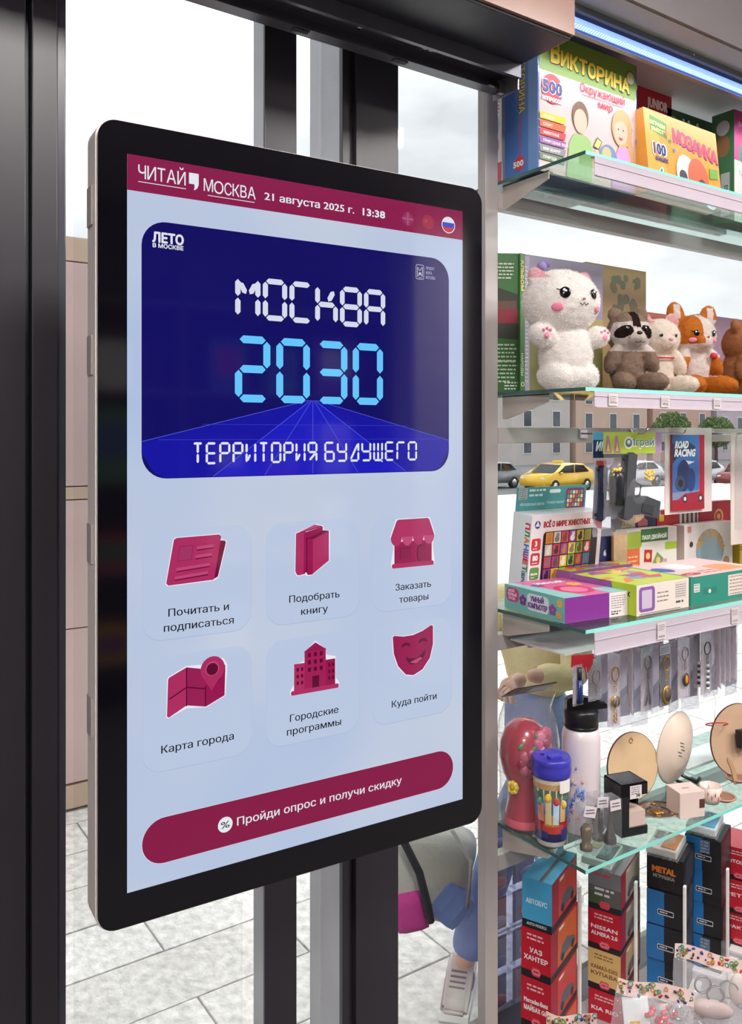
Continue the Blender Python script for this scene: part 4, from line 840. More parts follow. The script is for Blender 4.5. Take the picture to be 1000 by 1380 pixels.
# ---- third shelf
TL, GR, PU, MG = (126, 186, 182), (178, 200, 48), (122, 56, 140), (200, 60, 130)
def tab_front(p, w, h):
    p.rect(0, 0, w, h, (232, 226, 230)); p.disc(.020, h-.022, .0105, (206, 210, 226)); p.disc(.020, h-.022, .0092, (50, 60, 120)); p.poly([(.013, h-.026), (.020, h-.013), (.027, h-.026)], (226, 230, 240)); p.text('ВСЁ О МИРЕ ЖИВОТНЫХ', .040, h-.029, .0125, (170, 24, 44), .158, bold=.06)
    p.poly([(w, h), (w, h-.045), (w-.016, h-.042), (w-.03, h-.028), (w-.036, h)], (170, 24, 60)); p.text('2 в 1', w-.027, h-.016, .007, (236, 200, 210), .021, bold=.03, ang=-25)
    for k, (c, s_) in enumerate((((200, 50, 56), '3'), ((190, 50, 60), '80'), ((90, 150, 70), 'песни'), ((70, 150, 150), 'звуки'))): y = h-.083-.034*k; p.rr(.004, y, .034, y+.029, .006, c); p.text(s_, .019, y+.011, .012 if k < 2 else .0055, (240, 236, 236), None, bold=.05, align='c'); p.lines(.009, y+.004, .029, 1, .003, .002, (236, 226, 226), k)
    p.rr(.040, .016, w-.014, h-.040, .010, (30, 28, 36)); rd = random.Random(5); cols = [(226, 190, 60), (60, 130, 180), (206, 60, 90), (120, 170, 70), (226, 130, 50), (150, 70, 150), (196, 40, 56), (206, 196, 180)]
    gx0, gy0, cw, chh = .046, .020, .0262, .0292
    for j in range(5):
        for i in range(7):
            x = gx0+cw*i; y = gy0+chh*j
            if x+cw > w-.016: continue
            c = cols[(i*3+j*5) % 8]; p.rect(x+.001, y+.001, x+cw-.0015, y+chh-.0015, c); a = [(110, 70, 50), (230, 230, 226), (50, 46, 50), (180, 130, 70), (120, 120, 126)][(i+j*2) % 5]
            p.disc(x+cw*.48, y+chh*.36, cw*.30, a, ry=chh*.26, n=10); p.disc(x+cw*.56, y+chh*.66, cw*.19, a, n=10); p.disc(x+cw*.42, y+chh*.84, cw*.06, a, n=6); p.disc(x+cw*.68, y+chh*.84, cw*.06, a, n=6)
def tab_left(p, w, h):
    p.rect(0, 0, w, h, (216, 222, 226)); p.rect(0, 0, w, .02, (90, 170, 176))
    for i, (c, cc) in enumerate(zip('ПЛАНШЕТ', ((200, 40, 60), (60, 140, 80), (226, 120, 40), (60, 120, 190), (150, 60, 150), (200, 40, 60), (60, 140, 80)))): p.text(c, w*.70, h-.020-.0165*i, .014, cc, .013, bold=.08, ang=-90)
    p.text('ОБУЧАЮЩИЙ', w*.68, h-.140, .011, (30, 110, 120), .075, bold=.05, ang=-90) if h > .22 else p.text('ОБУЧАЮЩИЙ', w*.68, h-.132, .010, (30, 110, 120), .066, bold=.05, ang=-90)
t = carton('tablet_toy_box', (1.388+.121, 1.430, S3), 0, .242, .060, .206, (220, 216, 222), 'white toy tablet box with a grid of animal pictures, leaning on the third shelf', 'toy box', front=tab_front, left=tab_left, lean=-6)
g = G(); g.bx(-.119, .119, .026, .028, .200, .262, mat((70, 140, 142), rough=.4), bev=.0006); hd = g.build('hang_flap', t, label='teal hanging flap')
p = Pr((-.119, .026, .200)); p.rect(0, 0, .238, .062, (72, 146, 148)); p.rr(.108, .046, .146, .055, .004, (226, 230, 230)); p.rect(.006, .034, .034, .060, (176, 180, 176)); p.lines(.008, .056, .032, 5, .005, .002, (70, 80, 80), 1); p.lines(.04, .052, .10, 2, .012, .005, (206, 226, 226), 2); p.text('•Интересные факты', .012, .018, .008, (214, 232, 232), .08); p.text('•Голоса зверей', .10, .020, .007, (214, 232, 232), .06)
p.rr(.166, .004, .232, .056, .008, (110, 60, 120))
for i in range(6):
    for j in range(4): p.rect(.171+.0095*i, .010+.0105*j, .178+.0095*i, .018+.0105*j, [(226, 190, 60), (206, 60, 90), (120, 170, 70), (226, 230, 226)][(i+j*3) % 4])
p.build('flap_print', hd)
def flow(p, cx, cy, r, c):
    for k in range(5): p.disc(cx+r*.55*math.cos(R_(72*k+18)), cy+r*.55*math.sin(R_(72*k+18)), r*.42, c, n=8)
def comp_left(p, w, h):
    p.rect(0, 0, w, h, (120, 190, 186)); p.rr(.006, h*.32, .050, h*.92, .012, MG); p.text('МОЙ', .014, h*.72, .006, (240, 220, 230), .02, bold=.04); p.text('ПЕРВЫЙ', .012, h*.56, .006, (240, 220, 230), .03, bold=.04); p.text('ТЕРМИНАЛ'[:0] or 'УРОК', .014, h*.40, .006, (240, 220, 230), .024, bold=.04)
    flow(p, .064, h*.5, .013, PU); p.rr(.078, h*.16, .148, h*.86, .01, (226, 236, 240)); p.text('УМНЫЙ', .090, h*.56, .0105, (120, 60, 150), .042, bold=.06); p.text('КОМПЬЮТЕР', .081, h*.28, .0105, (120, 60, 150), .062, bold=.06); flow(p, .160, h*.42, .013, (150, 80, 160)); flow(p, .182, h*.75, .010, (226, 190, 80)); flow(p, .180, h*.25, .008, (240, 160, 60))
def comp_front(p, w, h): p.rect(0, 0, w, h, (128, 44, 140)); p.rect(w*.70, 0, w, h, (226, 216, 214)); p.lines(w*.73, h*.82, w*.97, 6, .005, .002, (140, 130, 136), 3); p.lines(w*.73, h*.18, w*.9, 2, .005, .003, (60, 56, 60), 4)
def comp_top(p, w, h):
    p.rect(0, 0, w, h, (206, 100, 150)); p.poly([(0, 0), (w*.35, 0), (w*.1, h), (0, h)], (130, 190, 190)); p.disc(w*.5, h*.35, .045, (200, 40, 100)); p.disc(w*.5, h*.35, .030, (226, 120, 160)); p.rect(w*.72, .0, w, h*.3, (140, 190, 190)); flow(p, w*.25, h*.7, .018, PU); flow(p, w*.75, h*.6, .02, (240, 180, 70)); p.text('УМНЫЙ', w*.3, h*.75, .016, (240, 236, 240), .08, bold=.06)
carton('toy_computer_box', (1.395, 1.2865, S3), -5, .178, .196, .052, (196, 150, 190), 'flat teal and purple toy computer box at the front left corner of the third shelf', 'toy box', front=comp_front, left=comp_left, top=comp_top)
def lime_front(p, w, h): p.rect(0, 0, w, h, (222, 210, 200)); p.rr(.008, .006, .062, h-.006, .009, (130, 84, 160)); p.rr(.018, .013, .052, h-.013, .003, (196, 180, 200)); p.lines(.07, h*.62, .115, 3, .009, .003, (120, 110, 110), 2); p.rect(w-.05, h*.35, w-.008, h-.006, (206, 196, 190)); p.lines(w-.047, h-.014, w-.011, 6, .005, .002, (140, 130, 130), 8); p.lines(w-.047, h*.2, w-.012, 1, .005, .005, (80, 74, 74), 5); p.rect(.01, .0015, w-.03, .003, (70, 60, 60))
def lime_left(p, w, h): p.rect(0, 0, w, h, (140, 90, 160)); p.poly([(w*.72, 0), (w, 0), (w, h), (w*.62, h)], GR); p.disc(w*.55, h*.45, .016, (236, 230, 236)); p.text('ЧУ', w*.50, h*.36, .011, (60, 50, 70), .014, bold=.06); p.text('X', w*.86, h*.6, .010, (50, 60, 30), .008, bold=.06); p.text('O', w*.80, h*.10, .009, (50, 60, 30), .008, bold=.06); p.rr(.01, .012, .05, h-.012, .006, (120, 70, 150))
def lime_top(p, w, h):
    p.rect(0, 0, w, h, (186, 200, 60)); rd = random.Random(2)
    for k in range(16): p.poly([(x_+rd.uniform(-.02, .02), y_+rd.uniform(-.01, .01)) for cx, cy in [(w*(.15+.7*rd.random()), h*(.25+.7*rd.random()))] for x_, y_ in ((cx-.018, cy-.01), (cx+.018, cy-.012), (cx+.02, cy+.012), (cx-.016, cy+.012))], [(214, 120, 50), (206, 66, 60), (226, 190, 80), (120, 150, 170), (150, 80, 150)][k % 5])
carton('number_game_box', (1.477+.091, 1.247, S3), 0, .182, .176, .066, (206, 200, 120), 'flat lime and white game box with purple frame on its front end', 'toy box', front=lime_front, left=lime_left, top=lime_top)
carton('number_game_box', (1.50+.09, 1.372, S3), 0, .22, .05, .070, (150, 96, 160), 'low purple and orange game box lying behind the lime one', 'toy box', top=lime_top, front=lambda p, w, h: p.rect(0, 0, w, h, (140, 84, 150)))
def grn_front(p, w, h): p.rect(0, 0, w, h, (40, 136, 118)); p.rect(.012, h*.45, .034, h*.75, (206, 214, 206)); p.lines(.014, h*.68, .032, 3, .006, .002, (90, 100, 96), 1); p.rect(.046, h*.30, .10, h*.55, (34, 120, 110)); p.disc(.072, h*.42, .005, (226, 220, 190), n=10); p.rect(.145, h*.12, .28, h*.88, (220, 206, 196)); p.lines(.15, h*.78, .27, 6, .008, .003, (150, 130, 130), 4)
def grn_top(p, w, h): p.rect(0, 0, w, h, (226, 190, 190)); p.rect(0, 0, .012, h, (40, 136, 118)); p.disc(.045, .03, .034, (190, 34, 50), ry=.014); p.lines(.03, .028, .06, 1, .01, .005, (240, 200, 200), 4); p.disc(.035, .10, .026, (40, 70, 160), ry=.03); p.lines(.09, .04, .16, 2, .018, .008, (190, 90, 96), 6); p.rr(.16, .02, .25, .09, .02, (226, 150, 90)); p.rr(.08, .08, .15, .15, .02, (236, 236, 240))
carton('board_game_box', (1.668+.14, 1.250, S3), 0, .28, .18, .064, (60, 140, 124), 'flat green board game box with red oval on its lid, right of the lime box', 'toy box', front=grn_front, top=grn_top)
def pz(p, w, h):
    p.rect(0, 0, w, h, (222, 216, 204)); p.rect(0, 0, w*.26, h*.72, (224, 110, 60)); p.rr(.0, h*.66, w*.30, h*.97, .012, (160, 186, 60)); p.rect(w*.28, h*.76, w*.84, h, (60, 110, 60)); p.text('ПАЗЛ ДВОЙНОЙ', w*.31, h*.81, .010, (226, 236, 220), w*.48, bold=.05); p.rect(w*.82, h*.72, w, h, (214, 208, 204)); p.rr(w*.76, h*.58, w, h*.72, .004, (160, 190, 50)); p.lines(.008, h*.5, w*.22, 6, .011, .004, (240, 190, 150), 3)
    for cx, cy, c, a in ((.42, .50, (190, 40, 50), 40), (.56, .22, (110, 150, 80), 30), (.72, .30, (196, 150, 160), 45), (.62, .40, (130, 150, 90), 10)): p.poly([(w*cx+.023*math.cos(R_(a+90*k)), h*cy+.023*math.sin(R_(a+90*k))) for k in range(4)], c); p.disc(w*cx, h*cy, .009, (226, 190, 130), n=10)
carton('puzzle_box', (1.747+.104, 1.420, S3), 0, .208, .034, .142, (220, 214, 204), 'upright orange, green and white double puzzle box at the back of the third shelf', 'puzzle box', front=pz)
def td(p, w, h):
    p.rect(0, 0, w, h, (222, 210, 206)); p.disc(w*.52, h*.48, .066, (140, 160, 170), ry=.058); p.disc(w*.52, h*.42, .055, (150, 170, 180)); x = w*.52
    for i, c in enumerate('ИСТОРИИ'): a = 62-i*20.5; p.text(c, x+.052*math.sin(R_(-a)), h*.36+.052*math.cos(R_(-a)), .019, (220, 150, 60), .014, bold=.12, ang=a)
    p.disc(w*.52, h*.10, .018, (190, 40, 40)); p.disc(w*.52, h*.04, .016, (230, 186, 150)); p.disc(w*.18, h*.14, .014, (200, 130, 90)); p.disc(w*.86, h*.2, .016, (180, 130, 100)); p.disc(.03, h*.62, .008, (60, 50, 40)); p.rect(.014, h*.85, .03, h*.97, (206, 130, 130))
carton('card_game_box', (1.985+.112, 1.418, S3), 0, .224, .036, .142, (216, 200, 196), 'upright cream card game box with a blue cloud and orange letters', 'puzzle box', front=td)
carton('yellow_box', (2.245+.06, 1.418, S3), 0, .12, .036, .12, (206, 176, 50), 'yellow box with dark stripes at the right end of the third shelf', 'toy box', front=lambda p, w, h: (p.rect(0, 0, w, h, (206, 180, 60)), [p.rect(0, h*(.45+.07*k), w, h*(.48+.07*k), (110, 84, 40)) for k in range(7)]))
carton('navy_card_box', (1.640+.038, 1.432, S3), 0, .070, .030, .150, (30, 40, 84), 'narrow navy blue box with number six between the tablet box and the wooden stand', 'toy box', front=lambda p, w, h: (p.rect(0, 0, w, h, (34, 44, 90)), p.text('6', w*.5, h*.55, .014, (206, 210, 226), None, bold=.06), p.disc(w*.4, h*.2, .02, (50, 80, 130))))
def back_row(x0, x1, hh, c, lb, fn, y=1.453): return carton('game_box', ((x0+x1)/2, y, S3), 0, x1-x0, .020, hh, c, lb, 'game box', front=fn)
back_row(1.76, 1.92, .176, (30, 34, 76), 'dark blue game box with small house picture behind the double puzzle', lambda p, w, h: (p.rect(0, 0, w, h, (32, 36, 80)), p.text('ДОМ', .02, h-.03, .014, (206, 196, 60), .05, bold=.1), p.poly([(.085, h-.032), (.125, h-.032), (.125, h-.018), (.105, h-.006), (.085, h-.018)], (196, 110, 110))))
back_row(1.925, 2.02, .182, (160, 30, 40), 'red box with yellow label behind the double puzzle', lambda p, w, h: (p.rect(0, 0, w, h, (170, 34, 40)), p.rect(.01, h-.03, .03, h-.012, (226, 190, 60))))
back_row(2.025, 2.11, .180, (216, 206, 206), 'white box with dark stripes behind the cloud box', lambda p, w, h: (p.rect(0, 0, w, h, (214, 206, 206)), [p.rect(.01+.02*k, .02, .02+.02*k, h-.005, (96, 60, 60)) for k in range(4)]))
back_row(2.115, 2.27, .196, (170, 30, 50), 'tall dark red box with round emblem behind the cloud box', lambda p, w, h: (p.rect(0, 0, w, h, (170, 26, 48)), p.disc(w*.6, h-.045, .022, (206, 160, 90)), p.disc(w*.6, h-.045, .016, (170, 26, 48)), p.disc(w*.6, h-.045, .008, (206, 160, 90))))
# wooden stand plank
t = empty('wooden_display_stand', (1.722, 1.404, S3), 0, 'plain narrow wooden stand board left of the double puzzle', 'stand'); g = G(); g.bx(-.026, .026, -.004, .004, 0, .142, mat((196, 164, 128), rough=.7, var=.1, scale=20, bump=.2), bev=.001); g.build('board', t); g = G(); g.bx(-.014, -.011, -.0055, -.0042, .0, .06, mat((90, 60, 44), rough=.7)); g.build('slot', t)

# hooks on the second bar and the hanging bags
def hook(x, yb, z, L, label, group='chrome display hooks', up=.012):
    t = empty('display_hook', (x, yb, z), 0, label, 'hook', group)
    g = G(); g.bx(-.014, .014, -.006, .001, -.012, .012, M_chrome, bev=.002); g.build('clip', t)
    g = G(); g.tube([(0, -.004, 0), (0, -L*.5, 0), (0, -L+.006, 0), (0, -L, .004), (0, -L-.004, up)], .0022, M_chrome, 8); g.build('prong', t)
    return t
M_bag = clear((252, 252, 255), 1.35, rough=.08, bump=.2, bscale=45, haze=.05)
M_bag2 = clear((246, 246, 250), 1.4, rough=.12, bump=.25, bscale=60, haze=.13)
def bag(par, w, h, d, m=None, name='clear_bag', sx=3.0, seed=0, z0=0):
    g = G(); rd = random.Random(seed)
    A = lambda u, v, s_: Vector(((u-.5)*w, s_*(d/2*math.sin(math.pi*min(max(u, 0), 1))*math.sin(math.pi*min(1, v*1.1+.05)))**1+.0016*math.sin(u*23+v*17+seed)*math.sin(v*29+seed), z0-h+h*v))
    g.grid(lambda u, v: A(u, v, -1), 12, 14, m or M_bag); g.grid(lambda u, v: A(u, v, 1)+Vector((0, .0004, 0)), 12, 14, m or M_bag)
    return g.build(name, par, norm=False)
def pistol(par, s_, x, z, y=0, rot=0, m=None):
    g = G(); g.M = Matrix.Translation((x, y, z)) @ Matrix.Rotation(R_(rot), 4, 'Y'); m = m or mat((58, 60, 66), rough=.5)
    g.prism([(-.055, .012), (.060, .012), (.064, .024), (.058, .034), (-.058, .034), (-.062, .022)], -.009, .009, 'y', m)
    g.prism([(-.052, .012), (-.022, .012), (-.014, -.020), (-.022, -.058), (-.054, -.056), (-.048, -.02)], -.008, .008, 'y', m)
    g.tube([(-.018, 0, .010), (-.014, 0, -.010), (.004, 0, -.012), (.012, 0, .010)], .0025, m, 6); g.bx(-.05, -.044, -.003, .003, .034, .039, m); g.bx(.05, .055, -.002, .002, .034, .038, m); g.box((-.038, -.0085, -.025), (.016, .002, .03), mat((44, 46, 52), rough=.7), rot=(0, 8, 0))
    bmesh.ops.scale(g.bm, vec=(s_,)*3, verts=g.bm.verts, space=Matrix.Translation((-x, -y, -z)))
    return g.build('toy_pistol', par)
def pellets(par, x, y, z, seed=1):
    g = G(); rd = random.Random(seed); m = mat((240, 206, 50), rough=.5)
    for k in range(30): g.ell((x+rd.uniform(-.012, .012), y+rd.uniform(-.004, .004), z+rd.uniform(-.011, .011)), .0034, m, 6, 5)
    return g.build('pellets', par, kind='stuff')
hz_ = 1.553
hook(onY(850, 586, 1.24).x, 1.383, hz_, .185, 'chrome hook holding the toy pistol bags'); hook(onY(905, 586, 1.27).x, 1.383, hz_, .150, 'chrome hook holding the road racing card'); hook(onY(1004, 586, 1.28).x, 1.383, hz_, .15, 'chrome hook holding the backing card at the right edge', None)
def hangcard(t, w, z0, z1, fn, m=(214, 210, 212), y=0, name='header_card'):
    g = G(); g.bx(-w/2, w/2, y-.0008, y+.0008, z1, z0, mat(m, rough=.5)); c = g.build(name, t); p = Pr((-w/2, y-.0008, z1)); fn(p, w, z0-z1); p.build('card_print', c); return c
# back bag (blue header)
t = empty('toy_pistol_set', (onY(828, 586, 1.262).x, 1.262, 1.556), -6, 'bag with dark blue header card and dark toy parts hanging furthest left on the hook', 'toy set', 'bagged toy pistols')
hangcard(t, .13, .0, -.058, lambda p, w, h: (p.rect(0, 0, w, h, (36, 60, 100)), p.rect(0, h*.7, w, h, (70, 140, 170)), p.text('ИГРУШКИ', .006, .014, .022, (30, 30, 40), .1, bold=.12, sh=.2), p.text('ИГРУШКИ', .008, .016, .020, (216, 220, 226), .1, bold=.04, sh=.2)))
bag(t, .13, .185, .03, M_bag2, z0=-.05, seed=3); pistol(t, 1.0, -.020, -.14, rot=-86, m=mat((40, 46, 66), rough=.5)); g = G(); g.bx(-.048, -.032, -.008, .008, -.075, -.064, mat((206, 60, 50), rough=.5)); g.build('red_tip', t)
t = empty('toy_pistol_set', (onY(853, 586, 1.222).x, 1.222, 1.552), -6, 'bag with lime green header card holding a grey toy pistol and yellow pellets', 'toy set', 'bagged toy pistols')
def lime(p, w, h):
    p.rect(0, 0, w, h, (176, 196, 50)); p.rect(w-.020, 0, w, h, (170, 140, 180)); p.text('Играй', .075, .016, .018, (240, 240, 230), .08, bold=.13); p.text('Играй', .077, .018, .016, (90, 150, 150), .076, bold=.03); p.disc(.075, .024, .014, (226, 230, 220)); p.disc(.075, .024, .010, (80, 120, 110)); p.disc(.075, .026, .005, (226, 230, 220), n=8)
    for x in (.012, .038): p.poly([(x-.008, .002), (x+.012, .002), (x+.008, .018), (x+.003, .040), (x-.003, .040), (x-.006, .018)], (176, 110, 160)); p.poly([(x-.003, .006), (x+.006, .006), (x+.002, .026)], (206, 200, 90))
hangcard(t, .178, .004, -.044, lime); bag(t, .176, .150, .034, M_bag, z0=-.038, seed=1)
pistol(t, 1.2, .006, -.120, y=-.004, rot=-84); pellets(t, .052, 0, -.094, 2); pellets(t, -.048, 0, -.088, 3)
g = G(); g.lathe([(.0, -.06), (.016, -.06), (.017, 0), (.015, .012), (0, .014)], (-.046, .002, -.096), 14, mat((40, 40, 46), rough=.3)); g.build('ammo_cup', t, label='dark pellet cup')
g = G(); g.bx(-.006, .006, -.004, .004, -.075, -.045, mat((110, 112, 120), rough=.5)); g.build('spare_magazine', t)
# tan curved sheath hanging behind
t = empty('toy_sheath', (onY(842, 586, 1.29).x, 1.290, 1.545), -5, 'curved tan crescent toy sheath hanging behind the pistol bags', 'toy')
pts = []
for k in range(17): a = R_(100+k*205/16); pts.append((.020+.070*math.cos(a), -.115+.090*math.sin(a)))
inn = []
for k in range(17): a = R_(100+k*205/16); rr_ = .045 if 2 < k < 14 else .06; inn.append((.028+rr_*math.cos(a), -.100+(rr_+.008)*math.sin(a)))
g = G(); g.prism(pts+inn[::-1], -.004, .004, 'y', mat((176, 146, 118), rough=.6, var=.08)); g.build('sheath', t); g = G(); g.tube([(.006, 0, -.03), (.0, 0, -.012), (.0, -.0, .004)], .0016, mat((60, 50, 46), rough=.8), 6); g.build('cord', t)
# road racing card
t = empty('road_racing_card', (onY(928, 586, 1.302).x, 1.302, 1.556), 0, 'blue and red road racing toy card on the hook right of the pistol bags', 'toy card')
def road(p, w, h):
    p.rect(0, 0, w, h, (50, 110, 180)); p.rect(w-.022, 0, w, h, (176, 20, 46)); p.rect(0, 0, w, h*.14, (150, 20, 40)); p.poly([(0, h*.14), (w-.022, h*.20), (w-.022, h*.26), (0, h*.24)], (120, 130, 160))
    p.poly([(.0, h*.62), (.02, h*.7), (.08, h*.76), (.095, h*.84), (.06, h*.92), (.0, h*.88)], (30, 44, 84)); p.text('ROAD', .008, h*.82, .020, (30, 20, 40), .055, bold=.14, sh=.25); p.text('ROAD', .010, h*.825, .018, (226, 230, 240), .052, bold=.05, sh=.25); p.text('RACING', .006, h*.71, .020, (30, 20, 40), .085, bold=.14, sh=.25); p.text('RACING', .008, h*.715, .018, (226, 230, 240), .082, bold=.05, sh=.25)
    p.poly([(.03, h*.62), (.05, h*.66), (.09, h*.64), (.06, h*.60)], (230, 230, 236)); p.disc(.045, h*.46, .026, (24, 46, 100), ry=.040); p.disc(.075, h*.40, .018, (30, 60, 120), ry=.030); p.disc(.03, h*.36, .020, (60, 70, 96)); p.disc(.032, h*.36, .010, (26, 30, 50))
    p.poly([(.02, h*.14), (.05, h*.22), (.12, h*.24), (.13, h*.16), (.10, h*.10), (.03, h*.09)], (150, 26, 56)); [p.disc(x, h*.15, .010, (50, 40, 50)) for x in (.05, .115)]; [p.disc(x, h*.15, .005, (200, 200, 206)) for x in (.05, .115)]
g = G(); g.bx(-.090, .105, .004, .0055, -.205, .012, mat((206, 196, 192), rough=.6)); g.build('backing_card', t, label='grey backing card')
g = G(); g.bx(-.070, .062, -.003, .003, -.196, -.006, mat((160, 40, 60), rough=.4)); c_ = g.build('box_card', t); p = Pr((-.070, -.003, -.196)); road(p, .132, .190); p.build('card_print', c_)
# right blister card
t = empty('action_toy_card', (onY(1016, 586, 1.30).x, 1.300, 1.556), 0, 'large cream backing card with curved clear blister and dark action toy at the right edge', 'toy card')
g = G(); g.bx(-.10, .12, .004, .006, -.30, .0, mat((214, 200, 190), rough=.5)); g.build('backing_card', t)
g = G(); g.grid(lambda u, v: Vector((-.085+.17*u, .004-.042*math.sin(math.pi*u)**.6, -.26+.25*v)), 14, 3, clear((246, 246, 250), 1.45, rough=.05, haze=.03)); g.build('blister', t, norm=False)
p = Pr((-.045, .0035, -.245)); p.rect(0, 0, .13, .225, (44, 34, 46)); p.rect(0, .16, .13, .215, (120, 60, 50)); p.disc(.05, .185, .022, (226, 150, 50)); p.rect(0, .11, .13, .16, (150, 96, 70)); p.build('insert_print', t)
g = G(); g.ell((.0, -.014, -.10), (.018, .012, .020), mat((50, 44, 54), rough=.4)); g.bx(-.02, .02, -.022, -.004, -.17, -.12, mat((60, 50, 56), rough=.5), bev=.006); g.tube([(-.01, -.012, -.17), (-.014, -.012, -.22)], .008, mat((44, 40, 50), rough=.5)); g.tube([(.01, -.012, -.17), (.014, -.012, -.22)], .008, mat((44, 40, 50), rough=.5)); g.box((0, -.022, -.145), (.02, .006, .014), mat((240, 190, 40), rough=.4)); g.build('action_figure', t)

# ---- fourth shelf: key rings on hooks
hk = [(805, 868), (840, 876), (873, 876), (893, 888), (914, 868), (937, 862), (993, 851)]
LB = ['first', 'second', 'third', 'fourth', 'fifth', 'sixth', 'seventh']
ZH = 1.0745
for i, (px, py) in enumerate(hk):
    p = onY(px, py, 1.19); hook(p.x, 1.383, ZH, .185, LB[i]+' hook from the left in the key ring row', 'hooks of the key ring row', .006)
M_gold = mat((200, 150, 66), rough=.3, metal=.8, var=.05); M_sil = mat((150, 148, 152), rough=.3, metal=.8, var=.05); M_gun = mat((60, 66, 70), rough=.35, metal=.7)
def keyring(x, y, w, h, cardc, charm, ringm, label, yaw=0, z=ZH, head=None, group=None):
    t = empty('key_ring', (x, y, z), yaw, label, 'key ring', group)
    g = G(); g.bx(-w/2+.002, w/2-.002, .002, .003, -h+.004, -.004, furm(cardc) if cardc[0] > 100 else mat(cardc, rough=.5)); g.build('card', t)
    if head: p = Pr((-w/2+.002, .0018, -.028)); p.rect(0, 0, w-.004, .022, head); p.lines(.003, .014, w-.008, 3, .005, .002, (120, 110, 112), int(x*1000) % 97); p.build('card_header', t)
    bag(t, w, h, .012, M_bag2, seed=int(x*100) % 9)
    if ringm:
        g = G(); g.ring((0, -.003, -.048), .013, .0016, ringm, seg=20, sx=.9, sz=1.2); g.build('ring', t)
        g = G()
        for k in range(4): g.ring((0, -.003, -.066-.006*k), .0032, .0009, ringm, n=((0, 1, 0) if k % 2 else (1, 0, 0)), seg=8)
        g.build('chain', t)
    if charm == 'medal': g = G(); g.M = Matrix.Translation((0, -.003, -.108)) @ Matrix.Rotation(R_(90), 4, 'X'); g.lathe([(0, -.002), (.0135, -.002), (.0145, 0), (.0135, .002), (0, .002)], seg=20, m=M_gold); g.lathe([(0, .0022), (.011, .0022), (.011, .0026), (0, .0026)], seg=16, m=mat((110, 100, 90), rough=.4, metal=.4)); g.build('charm', t); g = G(); [g.ring((0, -.003, -.128-.010*k), .0045, .0016, M_gold, seg=8) for k in range(3)]; g.build('pendant_links', t)
    if charm == 'tower': g = G(); g.prism([(-.012, -.145), (-.006, -.145), (0, -.125), (.006, -.145), (.012, -.145), (.003, -.105), (.0, -.088), (-.003, -.105)], -.004, 0, 'y', M_sil); g.build('charm', t, label='silver tower charm')
    if charm == 'oval': g = G(); g.M = Matrix.Translation((0, -.004, -.118)) @ Matrix.Rotation(R_(90), 4, 'X') @ Matrix.Diagonal((.85, 1.15, 1, 1)); g.lathe([(0, -.002), (.0165, -.002), (.0185, 0), (.0165, .002), (0, .002)], seg=22, m=M_gold); g.lathe([(0, .0022), (.013, .0022), (.013, .0027), (0, .0027)], seg=18, m=mat((96, 84, 76), rough=.3)); g.build('charm', t, label='gold oval locket')
    if charm == 'icon': g = G(); g.ell((0, -.005, -.110), (.0125, .004, .0165), mat((70, 60, 50), rough=.3)); g.ell((-.002, -.0085, -.108), (.005, .002, .010), mat((220, 160, 60), rough=.3)); g.ell((.005, -.0085, -.112), (.004, .002, .007), mat((190, 40, 40), rough=.3)); g.build('charm', t, label='oval icon charm')
    if charm == 'beads': g = G(); [g.ell((0, -.004, -.090-.007*k), (.0055, .004, .0036), [mat((230, 226, 224), rough=.3), mat((60, 60, 66), rough=.3)][k % 2], 10, 8) for k in range(9)]; g.build('charm', t, label='black and white beaded charm')
    if charm == 'pen': g = G(); g.tube([(0, -.004, -.03), (0, -.004, -.078)], .007, mat((34, 50, 110), rough=.3), 10); g.tube([(0, -.004, -.005), (0, -.004, -.03)], .005, mat((40, 40, 46), rough=.3), 10); g.build('pen', t)
    return t
def kx(px, y): return onY(px, 586, y).x
WC, GC = (240, 232, 236), (214, 206, 212)
t = empty('red_tag', (kx(785, 1.20), 1.20, ZH+.018), 0, 'red plastic tag on the first hook under the third shelf corner', 'tag'); g = G(); g.prism([(-.032, .0), (.034, -.006), (.030, -.028), (.012, -.046), (.004, -.030), (-.034, -.024)], -.001, .001, 'y', mat((200, 24, 44), rough=.3)); g.build('tag_plate', t); g = G(); g.tube([(.01, 0, -.03), (.012, 0, -.055)], .002, mat((150, 110, 140), rough=.4)); g.build('strap', t)
keyring(kx(779, 1.19), 1.19, .030, .084, GC, 'pen', None, 'navy pen in a clear sleeve hanging leftmost of the key ring row')
keyring(kx(802, 1.225), 1.225, .042, .100, (190, 186, 190), None, M_sil, 'grey card with a single steel ring just right of the navy pen')
keyring(kx(828, 1.215), 1.215, .042, .165, WC, 'medal', M_gold, 'gold key ring with round medal on a white card, right of the bottle lid')
keyring(kx(850, 1.245), 1.245, .036, .160, WC, None, None, 'white bagged card edge-on between the gold medal and the silver tower', yaw=60)
keyring(kx(872, 1.235), 1.235, .042, .165, WC, 'tower', M_sil, 'silver tower key ring on a white card', head=(206, 206, 210))
keyring(kx(897, 1.205), 1.205, .042, .150, (24, 22, 26), 'oval', M_gold, 'gold oval locket key ring on a black card, middle of the row', head=(220, 216, 220))
keyring(kx(922, 1.235), 1.235, .046, .158, WC, 'icon', M_sil, 'steel key ring with oval gold and red icon charm on a white card')
keyring(kx(940, 1.26), 1.26, .030, .150, GC, 'beads', None, 'narrow bagged charm with dark beads behind the black and white one')
keyring(kx(952, 1.235), 1.235, .044, .165, WC, 'beads', M_gun, 'key ring with black and white beaded strip and dark ring')
for k, px in enumerate((968, 977, 986, 996)): keyring(kx(px, 1.23), 1.23+.006*k, .040, .150, WC, None, None, 'white bagged card seen nearly edge-on at the right end of the key ring row', yaw=55+4*k, group='edge-on bagged cards at the right end')
